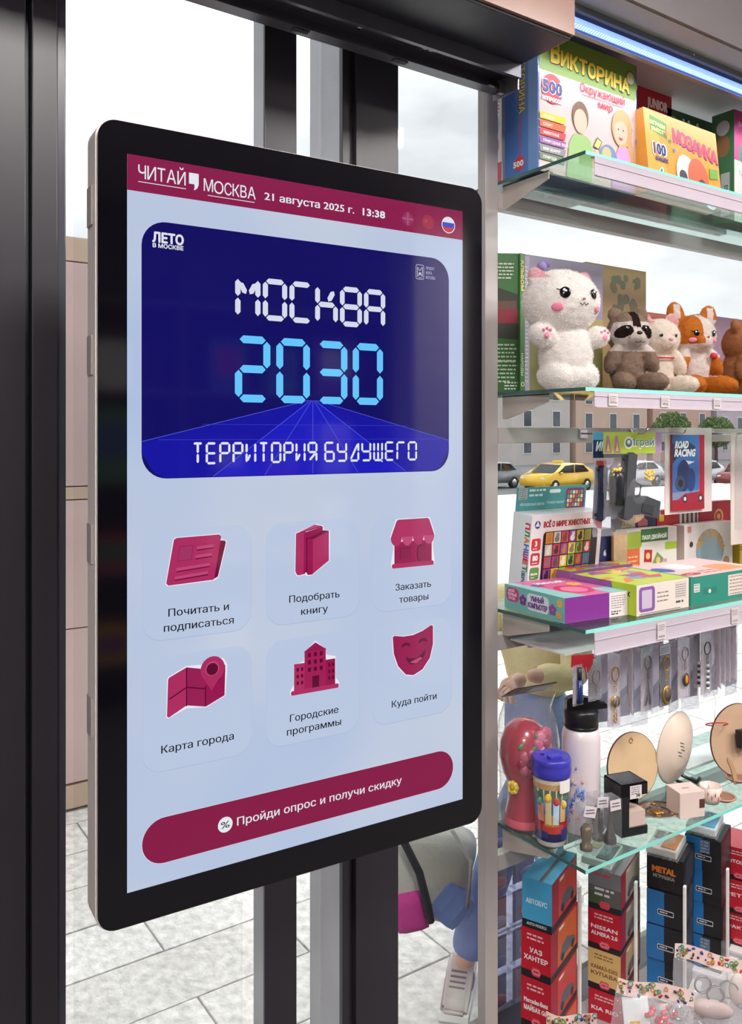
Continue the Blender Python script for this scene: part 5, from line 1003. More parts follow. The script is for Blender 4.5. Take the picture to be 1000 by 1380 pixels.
# second row behind: more bags, one lilac grey heap of folded bags
for k, px in enumerate((812, 838, 862, 886, 908, 930, 958, 985)):
    y = 1.315; t = empty('clear_packet', (kx(px, y), y, ZH-.006), (k*37) % 30-15, 'clear packet with pale grey contents hanging behind the key rings', 'packet', 'clear packets behind the key rings'); bag(t, .060, .205+.01*(k % 3), .022, M_bag2, seed=k)
    g = G(); g.bx(-.024, .024, -.002, .002, -.19, -.03, furm((236, 232, 242))); g.build('insert', t); p = Pr((-.024, -.002, -.19)); p.m = furm; p.rect(0, 0, .048, .05, (206, 206, 224)); p.poly([(0, .03), (.048, .06), (.048, .078), (0, .052)], (176, 180, 206)); p.build('insert_print', t)

# ---- fourth shelf: souvenirs
# khokhloma doll in a bag
t = empty('painted_doll', (1.335, 1.350, S4), -14, 'crimson painted wooden doll with roses in a clear bag, beside the shelf post', 'doll')
Rd = mat((176, 24, 56), rough=.25, var=.05, coat=.5)
g = G(); g.lathe([(0, 0), (.040, 0), (.043, .006), (.040, .02), (.034, .05), (.035, .08), (.046, .105), (.053, .135), (.050, .165), (.040, .19), (.022, .205), (0, .209)], seg=28, m=Rd); g.lathe([(.0432, .003), (.0445, .007), (.0415, .018)], seg=28, m=mat((226, 90, 110), rough=.4), cap=False); g.build('body', t)
def roseat(az, z, r, cs):
    g = G(); R0 = .048
    for k in range(8):
        a = R_(45*k); zz = z+r*.6*math.sin(a); aa = R_(az)+r*.6*math.cos(a)/R0; g.ell((R0*math.sin(aa), -R0*math.cos(aa), zz), (r*.42, r*.3, r*.42), cs[k % 2], 8, 6)
    g.ell((R0*1.03*math.sin(R_(az)), -R0*1.03*math.cos(R_(az)), z), r*.4, cs[2], 8, 6); return g.build('painted_rose', t)
roseat(26, .172, .030, (mat((196, 84, 110), rough=.3), mat((216, 120, 140), rough=.3), mat((150, 30, 70), rough=.3)))
roseat(-14, .135, .030, (mat((160, 40, 80), rough=.3), mat((190, 80, 110), rough=.3), mat((120, 20, 60), rough=.3)))
roseat(10, .105, .018, (mat((176, 50, 90), rough=.3), mat((200, 96, 120), rough=.3), mat((130, 20, 60), rough=.3)))
roseat(-60, .085, .014, (mat((226, 200, 60), rough=.3), mat((240, 220, 110), rough=.3), mat((200, 150, 40), rough=.3)))
g = G()
for az, z in ((-5, .165), (12, .172), (20, .130), (38, .120), (-38, .168), (3, .188)): g.ell((.050*math.sin(R_(az)), -.050*math.cos(R_(az)), z), (.008, .003, .005), mat((60, 150, 80), rough=.3), 8, 6, rot=(0, az, 0))
g.build('painted_leaves', t)
g = G(); g.lathe([(.052, .0), (.060, .03), (.056, .07), (.060, .12), (.064, .16), (.056, .205), (.050, .235), (.056, .262)], (0.006, 0, 0), 22, clear((250, 250, 252), 1.4, rough=.12, bump=.25, bscale=60, haze=.06), cap=False)
rd = random.Random(8)
for v in g.bm.verts: v.co += Vector((rd.uniform(-1, 1), rd.uniform(-1, 1), 0))*.0035
g.build('clear_bag', t, norm=False)
t.scale = (1.06, 1.06, 1.12)
t2 = empty('bag_header_card', (1.345, 1.345, S4+.285), -8, 'dark header card with red flowers folded over the bag above the crimson doll', 'header card')
g = G(); g.box((0, 0, .012), (.115, .0015, .058), mat((60, 50, 50), rough=.4), rot=(58, 0, 0)); c_ = g.build('card', t2); g = G(); g.M = Matrix.Translation((0, 0, .012)) @ Matrix.Rotation(R_(58), 4, 'X')
g.bx(-.056, .056, -.0014, -.0009, -.028, .028, mat((66, 58, 60), rough=.4)); g.bx(-.0, .05, -.0018, -.0013, -.016, .018, mat((170, 160, 160), rough=.4)); [g.ell((x, -.001, z), (.009, .001, .008), mat(cc, rough=.5), 8, 6) for x, z, cc in ((-.045, -.012, (190, 40, 50)), (-.032, -.002, (70, 120, 60)), (-.040, .010, (150, 30, 40)), (-.022, .012, (90, 130, 60)))]; g.build('card_print', c_)
# travel mug
P = onZ(753, 1128, S4)
t = empty('travel_mug', (1.322, 1.257, S4), -40, 'clear travel mug with blue lid and city cathedral picture, lowest glass shelf', 'mug')
g = G(); g.lathe([(0, 0), (.029, 0), (.031, .004), (.0385, .148), (.0385, .150), (0, .150)], seg=36, m=mat((222, 214, 206), rough=.25)); g.build('insert', t)
Mb = mat((62, 58, 172), rough=.3)
g = G(); g.lathe([(.0395, .143), (.0415, .147), (.0420, .160), (.0400, .166), (.041, .170), (.0415, .180), (.038, .184), (.034, .181), (0, .180)], seg=36, m=Mb); g.box((.006, -.006, .183), (.030, .014, .006), Mb, rot=(0, 0, 30), bev=.002); g.box((-.018, .008, .1815), (.008, .005, .002), mat((30, 28, 90), rough=.4)); g.build('lid', t, label='blue lid')
def wrap(par, z0, z1, R0, R1, a0, a1, c, name='picture_band', lay=0, bumpy=None):
    g = G(); n = 16
    def f(u, v):
        z = z0+(z1-z0)*v; r = R0+(R1-R0)*v+.0006+.0003*lay; a = R_(a0+(a1-a0)*u); return Vector((r*math.sin(a), -r*math.cos(a), z))
    g.grid(f, n, 2, c if not isinstance(c, tuple) else mat(c, rough=.35)); return g
rl = lambda z: .031+(.0385-.031)*z/.148
ins = t.children[0]
gg = G(); 
for (z0, z1, a0, a1, c, ly) in ((.012, .060, -110, 110, (176, 30, 60), 0), (.012, .030, -110, 110, (40, 40, 90), 1), (.060, .100, -110, 110, (70, 110, 180), 0), (.100, .132, -110, 110, (96, 120, 90), 0), (.122, .134, -110, 110, (206, 160, 110), 1), (.134, .140, -110, 110, (226, 206, 176), 1), (.046, .070, -30, 20, (214, 150, 60), 2), (.05, .104, -26, -6, (230, 206, 150), 2), (.05, .097, 0, 20, (206, 226, 236), 2), (.03, .05, -40, 40, (206, 70, 60), 2), (.02, .034, -60, -20, (60, 60, 130), 3), (.016, .04, 30, 60, (60, 60, 140), 3), (.055, .090, 24, 46, (226, 190, 120), 2), (.055, .094, -56, -32, (226, 150, 120), 2)):
    n = 10; 
    def f(u, v, z0=z0, z1=z1, a0=a0, a1=a1, ly=ly):
        z = z0+(z1-z0)*v; r = rl(z)+.0005+.0003*ly; a = R_(a0+(a1-a0)*u); return Vector((r*math.sin(a), -r*math.cos(a), z))
    gg.grid(f, n, 2, mat(c, rough=.35, var=.1, scale=60))
for a_, zz, rr_, c in ((-16, .106, .0075, (240, 190, 60)), (10, .099, .0070, (200, 70, 60)), (-44, .096, .0070, (90, 150, 110)), (35, .092, .0075, (230, 180, 70))): gg.ell((rl(zz)*1.02*math.sin(R_(a_)), -rl(zz)*1.02*math.cos(R_(a_)), zz), (rr_, .003, rr_*1.2), mat(c, rough=.35), 10, 8)
gg.build('cathedral_picture', ins, norm=False)
g = G(); g.lathe([(.0315, -.0), (.0335, .002), (.0415, .144)], seg=36, m=clear((248, 250, 252), 1.35), cap=False); g.build('clear_wall', t, norm=False)
g = G(); g.grid(lambda u, v: Vector(((.0424)*math.sin(R_(18+38*u)), -(.0424)*math.cos(R_(18+38*u)), .118+.026*v)), 6, 2, mat((226, 222, 220), rough=.5)); pl_ = g.build('price_sticker', t, norm=False)
# white bottle
t = empty('water_bottle', (1.420, 1.262, S4), 0, 'white metal water bottle with black spout lid standing behind the travel mug', 'bottle'); t.scale = (1.12, 1.12, .99)
g = G(); g.lathe([(0, 0), (.034, 0), (.037, .004), (.037, .205), (.034, .222), (.028, .230), (0, .230)], seg=36, m=mat((226, 214, 218), rough=.3, var=.03, metal=.1)); g.build('body', t)
Mk = mat((22, 22, 25), rough=.35)
g = G(); g.lathe([(0, .226), (.033, .226), (.0335, .232), (.0315, .2335), (.0335, .235), (.0340, .262), (.031, .268), (0, .268)], seg=36, m=Mk); g.build('lid', t, label='black screw lid')
g = G(); g.prism([(-.031, .266), (.010, .266), (.040, .268), (.052, .268), (.052, .277), (.036, .278), (.012, .292), (-.014, .296), (-.031, .290)], -.012, .012, 'y', Mk); g.M = Matrix.Identity(4); bmesh.ops.bevel(g.bm, geom=list(g.bm.edges), offset=.003, segments=2, affect='EDGES'); o_ = g.build('spout_lever', t); o_.rotation_euler = (0, 0, R_(-30))
g = G(); rd = random.Random(3)
for k in range(40): a = R_(-60+rd.uniform(-26, 26)); z = .075+rd.gauss(0, .022); g.ell((.0372*math.sin(a), -.0372*math.cos(a), z), (rd.uniform(.003, .008), .0008, rd.uniform(.003, .008)), mat([(110, 140, 200), (150, 170, 214), (206, 160, 150), (90, 110, 180)][k % 4], rough=.4), 8, 5)
g.build('printed_flowers', t)
# clear boxes with statuettes
Mcb = clear((250, 250, 252), 1.35, rough=.03, haze=.06)
Mbr = mat((110, 92, 60), rough=.4, metal=.6, var=.2, scale=60); Mbr2 = mat((80, 74, 70), rough=.4, metal=.6, var=.2, scale=60)
for k, (px, py, hh, lb) in enumerate(((790, 1146, .062, 'small brass bell statuette in a clear box, nearest the shelf corner'), (806, 1132, .080, 'dark bronze statuette in a clear box behind the brass one'), (822, 1136, .078, 'bronze tower statuette in a clear box beside the black box'), (790, 1116, .082, 'dark statuette in a clear box behind the brass bell, next to the travel mug'))):
    p_ = onZ(px, py, S4); t = empty('statuette', (p_.x, p_.y, S4), -24+k*5, lb, 'statuette', 'boxed statuettes')
    mm = Mbr if k == 0 else Mbr2
    g = G(); g.lathe([(0, .002), (.013, .002), (.013, .012), (.009, .015), (.011, .03), (.012, .045), (.006, .055), (.004, hh-.010), (0, hh)] if k != 2 else [(0, .002), (.014, .002), (.013, .014), (.006, .030), (.003, .06), (.0015, hh), (0, hh+.002)], seg=14, m=mm)
    if k in (1, 3):
        for a in range(7): g.ell((.008*math.cos(a*1.7), .006*math.sin(a*1.7), .022+a*.008), (.007, .005, .008), mm, 8, 6)
    g.build('figure', t)
    g = G(); g.bx(-.0175, .0175, -.0175, .0175, 0, .098, Mcb); b_ = g.build('clear_box', t)
    g = G(); g.box((0, -.019, .088), (.026, .001, .022), mat((214, 206, 208), rough=.5), rot=(0, 12-8*k, 0)); g.box((0, -.0197, .092), (.018, .0005, .002), mat((100, 90, 96), rough=.5)); g.box((0, -.0197, .086), (.020, .0005, .002), mat((100, 90, 96), rough=.5)); g.build('price_tag', b_)
# black box with opening
P = onZ(846, 1126, S4)
t = empty('gift_box', (1.500, 1.155, S4), 0, 'tall glossy black gift box with cut-out window and white price label', 'gift box')
P0 = onZ(842, 1128, S4); t.location = (P0.x+.030, P0.y+.022, S4); t.rotation_euler = (0, 0, R_(-14))
Mk2 = mat((20, 18, 24), rough=.25, coat=.4)
g = G(); g.bx(-.034, .034, .028, .031, 0, .112, Mk2); g.bx(-.034, -.031, -.031, .031, 0, .112, Mk2); g.bx(-.034, .034, -.031, .031, .109, .112, Mk2); g.bx(-.034, .034, -.031, .031, 0, .018, Mk2); g.bx(-.034, -.014, -.031, -.028, .018, .112, Mk2); g.bx(-.034, .034, -.031, -.028, .086, .112, Mk2); g.bx(.031, .034, .0, .031, .0, .112, Mk2); g.build('box', t)
g = G(); g.bx(-.014, .0305, -.027, .027, .018, .05, mat((200, 176, 166), rough=.5)); g.build('inner_tray', t)
p = Pr((-.012, -.031, .080)); p.rect(0, 0, .030, .028, (222, 214, 214)); p.lines(.003, .023, .027, 4, .0045, .002, (110, 96, 104), 3); p.text('390', .016, .003, .006, (30, 20, 26), .010, bold=.05); p.build('price_label', t)
# round plywood pieces
def disc_board(px, py, y, R0, label, yaw, col=(206, 176, 138), lean=8, leg=False):
    c = onY(px, py, y); t = empty('plywood_disc', (c.x, c.y, S4), yaw, label, 'souvenir'); dz = c.z-S4
    g = G(); g.M = Matrix.Rotation(R_(-lean), 4, 'X') @ Matrix.Translation((0, 0, R0)) @ Matrix.Rotation(R_(90), 4, 'X'); g.lathe([(0, -.002), (R0-.001, -.002), (R0-.001, .002), (0, .002)], seg=44, m=mat(col, rough=.65, var=.06, scale=18), smooth=False); g.build('board', t)
    g = G(); g.M = Matrix.Rotation(R_(-lean), 4, 'X') @ Matrix.Translation((0, 0, R0)) @ Matrix.Rotation(R_(90), 4, 'X'); g.lathe([(R0-.0012, -.0022), (R0, -.0022), (R0, .0022), (R0-.0012, .0022)], seg=44, m=mat((96, 50, 40), rough=.7), smooth=False, cap=False); g.build('charred_edge', t, label='dark burnt rim')
    return t
t = disc_board(857, 1022, 1.285, .078, 'round bare plywood disc with small brass hanger standing behind the black gift box', -8)
g = G(); g.M = Matrix.Rotation(R_(-8), 4, 'X'); g.tube([(-.006, -.003, .137), (0, -.004, .144), (.006, -.003, .137), (.003, -.003, .132), (-.003, -.003, .132), (-.006, -.003, .137)], .0010, M_gold, 6); g.build('brass_hanger', t)
t = disc_board(990, 1008, 1.225, .090, 'large round plywood clock blank with black square mechanism at the right edge', -14, (190, 158, 130), 6)
t.location.x += .03
g = G(); g.box((.0, -.010, .100), (.045, .014, .045), mat((24, 22, 26), rough=.4), rot=(-6, 0, 0), bev=.003); g.build('clock_mechanism', t, label='black square clock mechanism')
g = G(); g.prism([(-.055, .0), (-.045, .0), (-.05, .03), (-.062, .058), (-.075, .07), (-.078, .064), (-.066, .04)], -.035, -.031, 'y', mat((186, 150, 116), rough=.6)); g.build('plywood_foot', t)
# cream plate on black easel
c = onY(918, 1002, 1.27)
t = empty('decorative_plate', (c.x, 1.275, S4), 0, 'large cream plate seen from its side, standing upright on a black easel', 'plate')
g = G(); PM = Matrix.Translation((-.004, 0, .094)) @ Matrix.Rotation(R_(22), 4, 'Y') @ Matrix.Rotation(R_(2), 4, 'Z') @ Matrix.Rotation(R_(90), 4, 'X') @ Matrix.Diagonal((.88, 1.08, 1, 1))
g.M = PM; g.lathe([(0, .010), (.040, .010), (.046, .006), (.078, -.006), (.082, -.010), (.080, -.012), (.044, .000), (0, .004)], seg=44, m=mat((214, 196, 180), rough=.35, var=.03)); g.build('plate', t)
p_ = Pr((0, 0, 0)); 
g = G(); g.M = PM; [g.box((.004+.006*(k % 3)-.012, .014-.007*k, .0108), (.018, .0016, .0004), mat((90, 84, 84), rough=.5)) for k in range(5)]; g.build('handwritten_marks', t)
bpy.data.meshes  # (plate marks sit on the plate's back)
t = empty('plate_easel', (c.x+.020, 1.290, S4), 8, 'black plastic easel holding the cream plate', 'easel')
g = G(); [g.tube([(sx*.020, -.044, .020), (sx*.020, -.036, .006), (sx*.018, .0, .012), (sx*.016, .034, .110), (sx*.010, .030, .128)], [.004, .005, .005, .005, .003], Mk, 8) for sx in (-1, 1)]; g.tube([(-.018, .012, .05), (.018, .012, .05)], .004, Mk, 8); g.tube([(-.020, -.02, .010), (-.032, -.03, .003)], .005, Mk, 8); g.tube([(.020, -.02, .010), (.032, -.03, .003)], .005, Mk, 8); g.build('frame', t)
g = G(); g.prism([(.006, .004), (.044, .004), (.046, .128), (.020, .128)], .036, .041, 'y', Mk); g.build('back_rest', t)
# oval metal dish
c = onZ(893, 1099, S4)
t = empty('metal_dish', (c.x, c.y+.014, S4), -18, 'oval engraved metal souvenir dish lying flat between the black and the white box', 'dish')
Ms = mat((150, 132, 122), rough=.28, metal=.75, var=.2, scale=50, bump=.5, bscale=120); Md = mat((84, 74, 74), rough=.3, metal=.6)
g = G(); g.M = Matrix.Diagonal((1.25, .95, 1, 1)); g.lathe([(0, .002), (.020, .002), (.026, .005), (.040, .008), (.0435, .010), (.0440, .008), (.028, .001), (0, 0)], seg=40, m=Ms); g.build('dish', t)
for r in (.0225, .0415): g = G(); g.M = Matrix.Diagonal((1.25, .95, 1, 1)); g.lathe([(r-.0014, (.0035 if r < .03 else .0092)), (r, .0062 if r < .03 else .0108), (r+.0014, (.0058 if r < .03 else .0102))], seg=40, m=Md, cap=False); g.build('engraved_rim', t)
g = G(); [g.ell((.040*math.cos(a), .031*math.sin(a), .0082), (.007, .004, .0015), M_gold, 8, 6, rot=(0, 0, math.degrees(a)+90)) for a in (0.3, 1.3, 2.3, 3.3, 4.3, 5.3)]; [g.tube([(.0+.004*k, -.010, .0035), (-.004+.004*k, .010, .0035)], .0012, M_gold, 6) for k in range(-2, 3)]; g.build('relief', t)
# white cut-out box
c = onZ(921, 1108, S4)
t = empty('souvenir_carton', (c.x+.044, c.y+.026, S4), -20, 'small pale pink carton with side window right of the metal dish', 'gift box')
Mp = mat((220, 198, 190), rough=.5)
g = G(); g.bx(-.032, .032, -.026, .026, .0, .058, Mp, bev=.001); g.build('carton', t); p = Pr((.032, -.026, 0), (0, 1, 0), (0, 0, 1), (1, 0, 0)); p.rect(.020, .022, .046, .044, (70, 46, 40)); p.build('side_window', t); p = Pr((-.032, -.026, .058), (1, 0, 0), (0, 1, 0), (0, 0, 1)); p.text('дар', .022, .022, .007, (110, 80, 76), .018); p.build('top_print', t)
p_ = Pr((-.032, -.026, 0)); p_.rect(.050, .020, .064, .040, (86, 50, 44)); p_.build('front_window', t)
c = onZ(966, 1086, S4)
t = empty('souvenir_cup', (c.x+.006, c.y+.02, S4), 40, 'small cream cup with red painted ornament beside the pale carton', 'cup')
g = G(); g.lathe([(0, 0), (.018, 0), (.023, .012), (.025, .040), (.0235, .040), (.021, .012), (0, .004)], seg=28, m=mat((222, 200, 190), rough=.3)); g.build('bowl', t); g = G(); g.ring((.031, 0, .022), .013, .0028, mat((222, 200, 190), rough=.3), n=(0, 1, 0)); g.build('handle', t)
g = G(); [g.ell((.0245*math.sin(R_(a)), -.0245*math.cos(R_(a)), z), (.004, .001, .005), mat(cc, rough=.3), 8, 6) for a, z, cc in ((-90, .02, (176, 30, 40)), (-70, .026, (120, 30, 40)), (-50, .016, (186, 40, 50)), (-30, .024, (150, 110, 70)), (-110, .028, (150, 110, 70)))]; g.build('painted_ornament', t)
for px, py, rr_, lb in ((985, 1082, .030, 'small brown saucer at the right end of the fourth shelf front'), (1003, 1056, .028, 'round brown wooden dish behind the saucer at the right edge')):
    c = onZ(px, py, S4); t = empty('small_dish', (c.x, c.y+.02, S4), 0, lb, 'dish'); g = G(); g.lathe([(0, 0), (rr_*.6, 0), (rr_, .008), (rr_*.97, .010), (rr_*.5, .003), (0, .003)], seg=28, m=mat((150, 110, 92), rough=.4)); g.build('dish', t); g = G(); g.ring((0, 0, .0088), rr_*.9, .0012, mat((206, 170, 150), rough=.4), n=(0, 0, 1)); g.build('painted_ring', t)
c = onY(966, 976, 1.25); t = empty('bead_bracelet', (c.x, c.y, c.z), 0, 'thin red bracelet ring hanging above the cream plate', 'bracelet'); g = G(); g.ring((0, 0, 0), .026, .0016, mat((190, 30, 46), rough=.3), n=(.3, .4, 1)); g.build('band', t); g = G(); g.tube([(-.010, 0, .010), (-.004, .0, .06), (0, .02, .098)], .0006, mat((200, 180, 180), rough=.5), 5); g.build('thread', t)
carton('clear_tray', (c.x+.14, 1.36, S4), 0, .32, .08, .007, (214, 226, 226), 'low pale tray lying behind the plates on the fourth shelf', 'tray', rough=.2)
# ---- below the fourth shelf: stacked boxes and bags
BY = 23-90
DK = (30, 28, 32)
def redprint(lines, base=(186, 24, 46), band=DK):
    def fn(p, w, h):
        p.rect(0, 0, w, h, base); p.rect(0, 0, w, h*.15, band); p.lines(w*.2, h*.86, w*.78, 2, h*.08, h*.035, (226, 180, 186) if base[1] < 100 else (130, 90, 60), 3)
        for k, s_ in enumerate(lines): p.text(s_, w*.5, h*(.52-.16*k), h*.095, (232, 222, 224) if base[1] < 100 else (110, 70, 44), w*min(.8, .14*len(s_)), bold=.03, align='c')
        p.poly([(w*.34, h*.14), (w*.40, h*.06), (w*.62, h*.06), (w*.68, h*.14), (w*.62, h*.24), (w*.40, h*.24)], (206, 60, 76)); p.poly([(w*.36, h*.14), (w*.42, h*.09), (w*.60, h*.09), (w*.66, h*.14), (w*.60, h*.21), (w*.42, h*.21)], (226, 120, 130)); p.lines(w*.42, h*.135, w*.62, 1, .01, h*.03, (150, 20, 40), 1)
    return fn
def redside(tone):
    def fn(p, w, h):
        p.rect(0, 0, w, h, (150, 20, 40)); p.rect(0, 0, w, h*.14, DK); p.rect(w*.25, h*.16, w*.96, h*.95, tone); p.poly([(w*.3, h*.25), (w*.4, h*.5), (w*.6, h*.55), (w*.85, h*.4), (w*.92, h*.25)], (90, 90, 96)); p.disc(w*.42, h*.26, h*.09, (40, 36, 40), n=10); p.disc(w*.80, h*.26, h*.09, (40, 36, 40), n=10); p.lines(w*.3, h*.86, w*.6, 1, .01, h*.06, (230, 210, 190), 2)
    return fn
WV = Vector((math.cos(R_(BY)), math.sin(R_(BY)), 0)); DV = Vector((-math.sin(R_(BY)), math.cos(R_(BY)), 0))
def stack(px, D, ztop, w, d, h, items, group, jit=.004):
    """px, D: where the nearest front corner of the stack stands; ztop the top of the uppermost box"""
    c = onD(px, 586, D); rd = random.Random(px); z = ztop
    for k, it in enumerate(items):
        z -= h; j = rd.uniform(-jit, jit); pos = Vector((c.x, c.y, 0))-WV*w/2+DV*(d/2+j)
        kw = dict(front=it['f'])
        if it.get('r'): kw['right'] = it['r']
        if it.get('t'): kw['top'] = it['t']
        carton('model_car_box', (pos.x, pos.y, z+.0006), BY+rd.uniform(-2, 2), w, d, h-.0012, it['c'], it['l'], 'model box', group, **kw)
    return z
def bl_f(p, w, h): p.rect(0, 0, w, h, (70, 160, 206)); p.rect(0, 0, w, h*.16, DK); p.text('АВТОБУС', w*.14, h*.50, h*.10, (226, 236, 244), w*.70, bold=.02); p.text('AUTO MODELS', w*.16, h*.06, h*.06, (206, 210, 216), w*.66, bold=.02)
def bl_t(p, w, d): p.rect(0, 0, w, d, (80, 166, 210)); p.rect(w*.55, 0, w*.70, d, (110, 116, 122)); p.rect(w*.60, 0, w*.63, d, (60, 60, 66)); p.poly([(0, d*.55), (w*.4, d*.75), (w*.35, d), (0, d)], (230, 230, 230)); p.disc(w*.2, d*.85, w*.14, (226, 110, 60), n=10)
zb = stack(744, 1.85, .557, .070, .165, .1115, [
    dict(c=(80, 166, 210), f=bl_f, r=redside((200, 60, 50)), t=bl_t, l='light blue model bus box topmost on the leftmost stack under the glass'),
    dict(c=(180, 22, 44), f=redprint(['УАЗ', 'ХАНТЕР']), r=redside((200, 90, 40)), l='red off-road model box directly below the light blue one'),
    dict(c=(180, 22, 44), f=redprint(['Mercedes-Benz', 'МАЙБАХ G63']), r=redside((190, 60, 60)), l='red model box third from the top of the leftmost stack'),
    dict(c=(180, 22, 44), f=redprint(['ВОЛГА']), r=redside((200, 90, 60)), l='red model box fourth from the top, at the bottom edge of the picture')], 'model car boxes in the leftmost stack')
def photo_f(p, w, h): p.rect(0, 0, w, h, (90, 92, 90)); p.rect(0, h*.6, w, h, (120, 120, 124)); p.rect(0, 0, w, h*.15, DK); p.rect(0, h*.15, w*.5, h*.45, (70, 90, 60)); p.lines(w*.2, h*.5, w*.85, 2, h*.13, h*.06, (216, 214, 216), 2); p.poly([(w*.34, h*.14), (w*.40, h*.06), (w*.62, h*.06), (w*.68, h*.14), (w*.62, h*.24), (w*.40, h*.24)], (206, 70, 84)); p.lines(w*.15, h*.86, w*.85, 1, .01, h*.06, (200, 60, 80), 5)
stack(837, 2.05, .470, .082, .165, .1000, [
    dict(c=(96, 96, 96), f=photo_f, r=redside((170, 160, 140)), l='grey photo printed model box topmost on the second stack'),
    dict(c=(180, 22, 44), f=redprint(['НИССАН', 'АЛЬМЕРА']) if False else redprint(['NISSAN', 'ALMERA 2.0']), r=redside((140, 130, 120)), l='red model box second from the top of the second stack'),
    dict(c=(206, 170, 106), f=redprint(['КАМАЗ-5202', 'КУПАВА'], (208, 172, 108)), r=redside((180, 150, 110)), l='sand yellow model box in the second stack between two red ones'),
    dict(c=(180, 22, 44), f=redprint(['KIA RIO']), r=redside((150, 60, 60)), l='red model box under the sand yellow one')], 'model car boxes in the second stack')
def bb_f(lbl=True, tag=False):
    def fn(p, w, h):
        p.rect(0, 0, w, h, (28, 27, 32)); p.rect(0, 0, w*.48, h, (34, 110, 176)); p.rr(w*.30, h*.32, w*.74, h*.48, h*.03, (200, 200, 206)); p.rr(w*.315, h*.345, w*.725, h*.455, h*.02, (24, 22, 26)); p.lines(w*.36, h*.385, w*.70, 1, .01, h*.035, (206, 206, 210), 2)
        if tag: p.rect(w*.42, h*.55, w*.70, h*.95, (90, 110, 140)); p.lines(w*.44, h*.86, w*.68, 4, h*.1, h*.05, (150, 160, 180), 4)
    return fn
def metal_f(p, w, h): p.rect(0, 0, w, h, (24, 23, 26)); p.disc(w*.55, h*.25, w*.2, (40, 38, 42)); p.disc(w*.55, h*.25, w*.17, (24, 23, 26)); p.text('METAL', w*.16, h*.52, h*.17, (226, 130, 40), w*.62, bold=.08); p.text('ИГРУШКА', w*.18, h*.36, h*.09, (150, 146, 146), w*.58, bold=.06)
def dk_r(p, w, h): p.rect(0, 0, w, h, (30, 28, 32)); p.rect(w*.2, h*.12, w*.9, h*.85, (60, 54, 60))
gb = 'blue and black boxes in the right-hand stacks'
stack(921, 2.09, .482, .090, .12, .0865, [
    dict(c=(26, 24, 28), f=metal_f, r=dk_r, l='black box with orange lettering topmost on the third stack'),
    dict(c=(28, 27, 32), f=bb_f(), r=dk_r, l='blue and black box right below the black one with orange lettering'),
    dict(c=(28, 27, 32), f=bb_f(), r=dk_r, l='blue and black box third from the top of the third stack'),
    dict(c=(28, 27, 32), f=bb_f(), r=dk_r, l='blue and black box lowest in the third stack')], gb)
stack(973, 2.16, .500, .090, .12, .0850, [
    dict(c=(28, 27, 32), f=bb_f(tag=True), r=dk_r, l='blue and black box topmost on the fourth stack with grey sticker'),
    dict(c=(28, 27, 32), f=bb_f(), r=dk_r, l='blue and black box second from the top of the fourth stack'),
    dict(c=(28, 27, 32), f=bb_f(), r=dk_r, l='blue and black box third from the top of the fourth stack'),
    dict(c=(28, 27, 32), f=bb_f(tag=True), r=dk_r, l='blue and black box lowest in the fourth stack with grey sticker')], gb)
stack(1024, 2.22, .440, .10, .12, .088, [
    dict(c=(186, 24, 46), f=redprint(['МОТОЦИКЛ']), r=dk_r, l='red box topmost on the stack at the right picture edge'),
    dict(c=(186, 24, 46), f=redprint(['РЕТРО']), r=dk_r, l='red box in the middle of the stack at the right picture edge'),
    dict(c=(186, 24, 46), f=redprint(['ТРАКТОР']), r=dk_r, l='red box third from the top of the stack at the right picture edge')], 'red boxes at the right picture edge')
# display trays the stacks stand on
def tray(px0, D0, px1, D1, z, label):
    a = onD(px0, 586, D0); b = onD(px1, 586, D1); c = (a+b)/2; t = empty('stack_platform', (c.x, c.y, 0), BY, label, 'platform'); L = abs((b-a).dot(WV)); 
    g = G(); g.bx(-.06, .06, -.02, .14, .10, z, mat((200, 198, 200), rough=.4), bev=.002); g.build('riser', t); g = G(); g.bx(-.064, .064, -.024, .144, z-.006, z-.0002, mat((222, 220, 222), rough=.4)); g.build('top_plate', t); return t
for px, D, z, lb in ((722, 1.85, .557-4*.1115, 'low white platform under the leftmost stack'), (815, 2.05, .470-.4, 'x'), (899, 2.09, .482-4*.0865, 'low white platform under the third stack'), (952, 2.16, .500-4*.085, 'low white platform under the fourth stack'), (1000, 2.22, .440-3*.088, 'low white platform under the red stack at the right edge')):
    if z < .105: continue
    c = onD(px, 586, D); t = empty('stack_platform', (c.x, c.y, 0), BY, lb, 'platform'); g = G(); g.bx(-.055, .055, -.0, .15, .10, z-.006, mat((200, 198, 200), rough=.4), bev=.002); g.build('riser', t); g = G(); g.bx(-.058, .058, -.003, .153, z-.006, z, mat((222, 220, 222), rough=.4)); g.build('top_plate', t)
# wire dividers between the stacks: white uprights
for px, D in ((780, 2.0), (856, 2.02), (922, 2.0), (980, 2.08)):
    c = onD(px, 586, D); t = empty('white_divider', (c.x, c.y, .10), BY, 'slim white upright divider between two stacks of model boxes', 'divider', 'white dividers between the stacks'); g = G(); g.bx(-.003, .003, 0, .012, 0, .37, mat((232, 230, 226), rough=.4), bev=.001); g.build('upright', t)
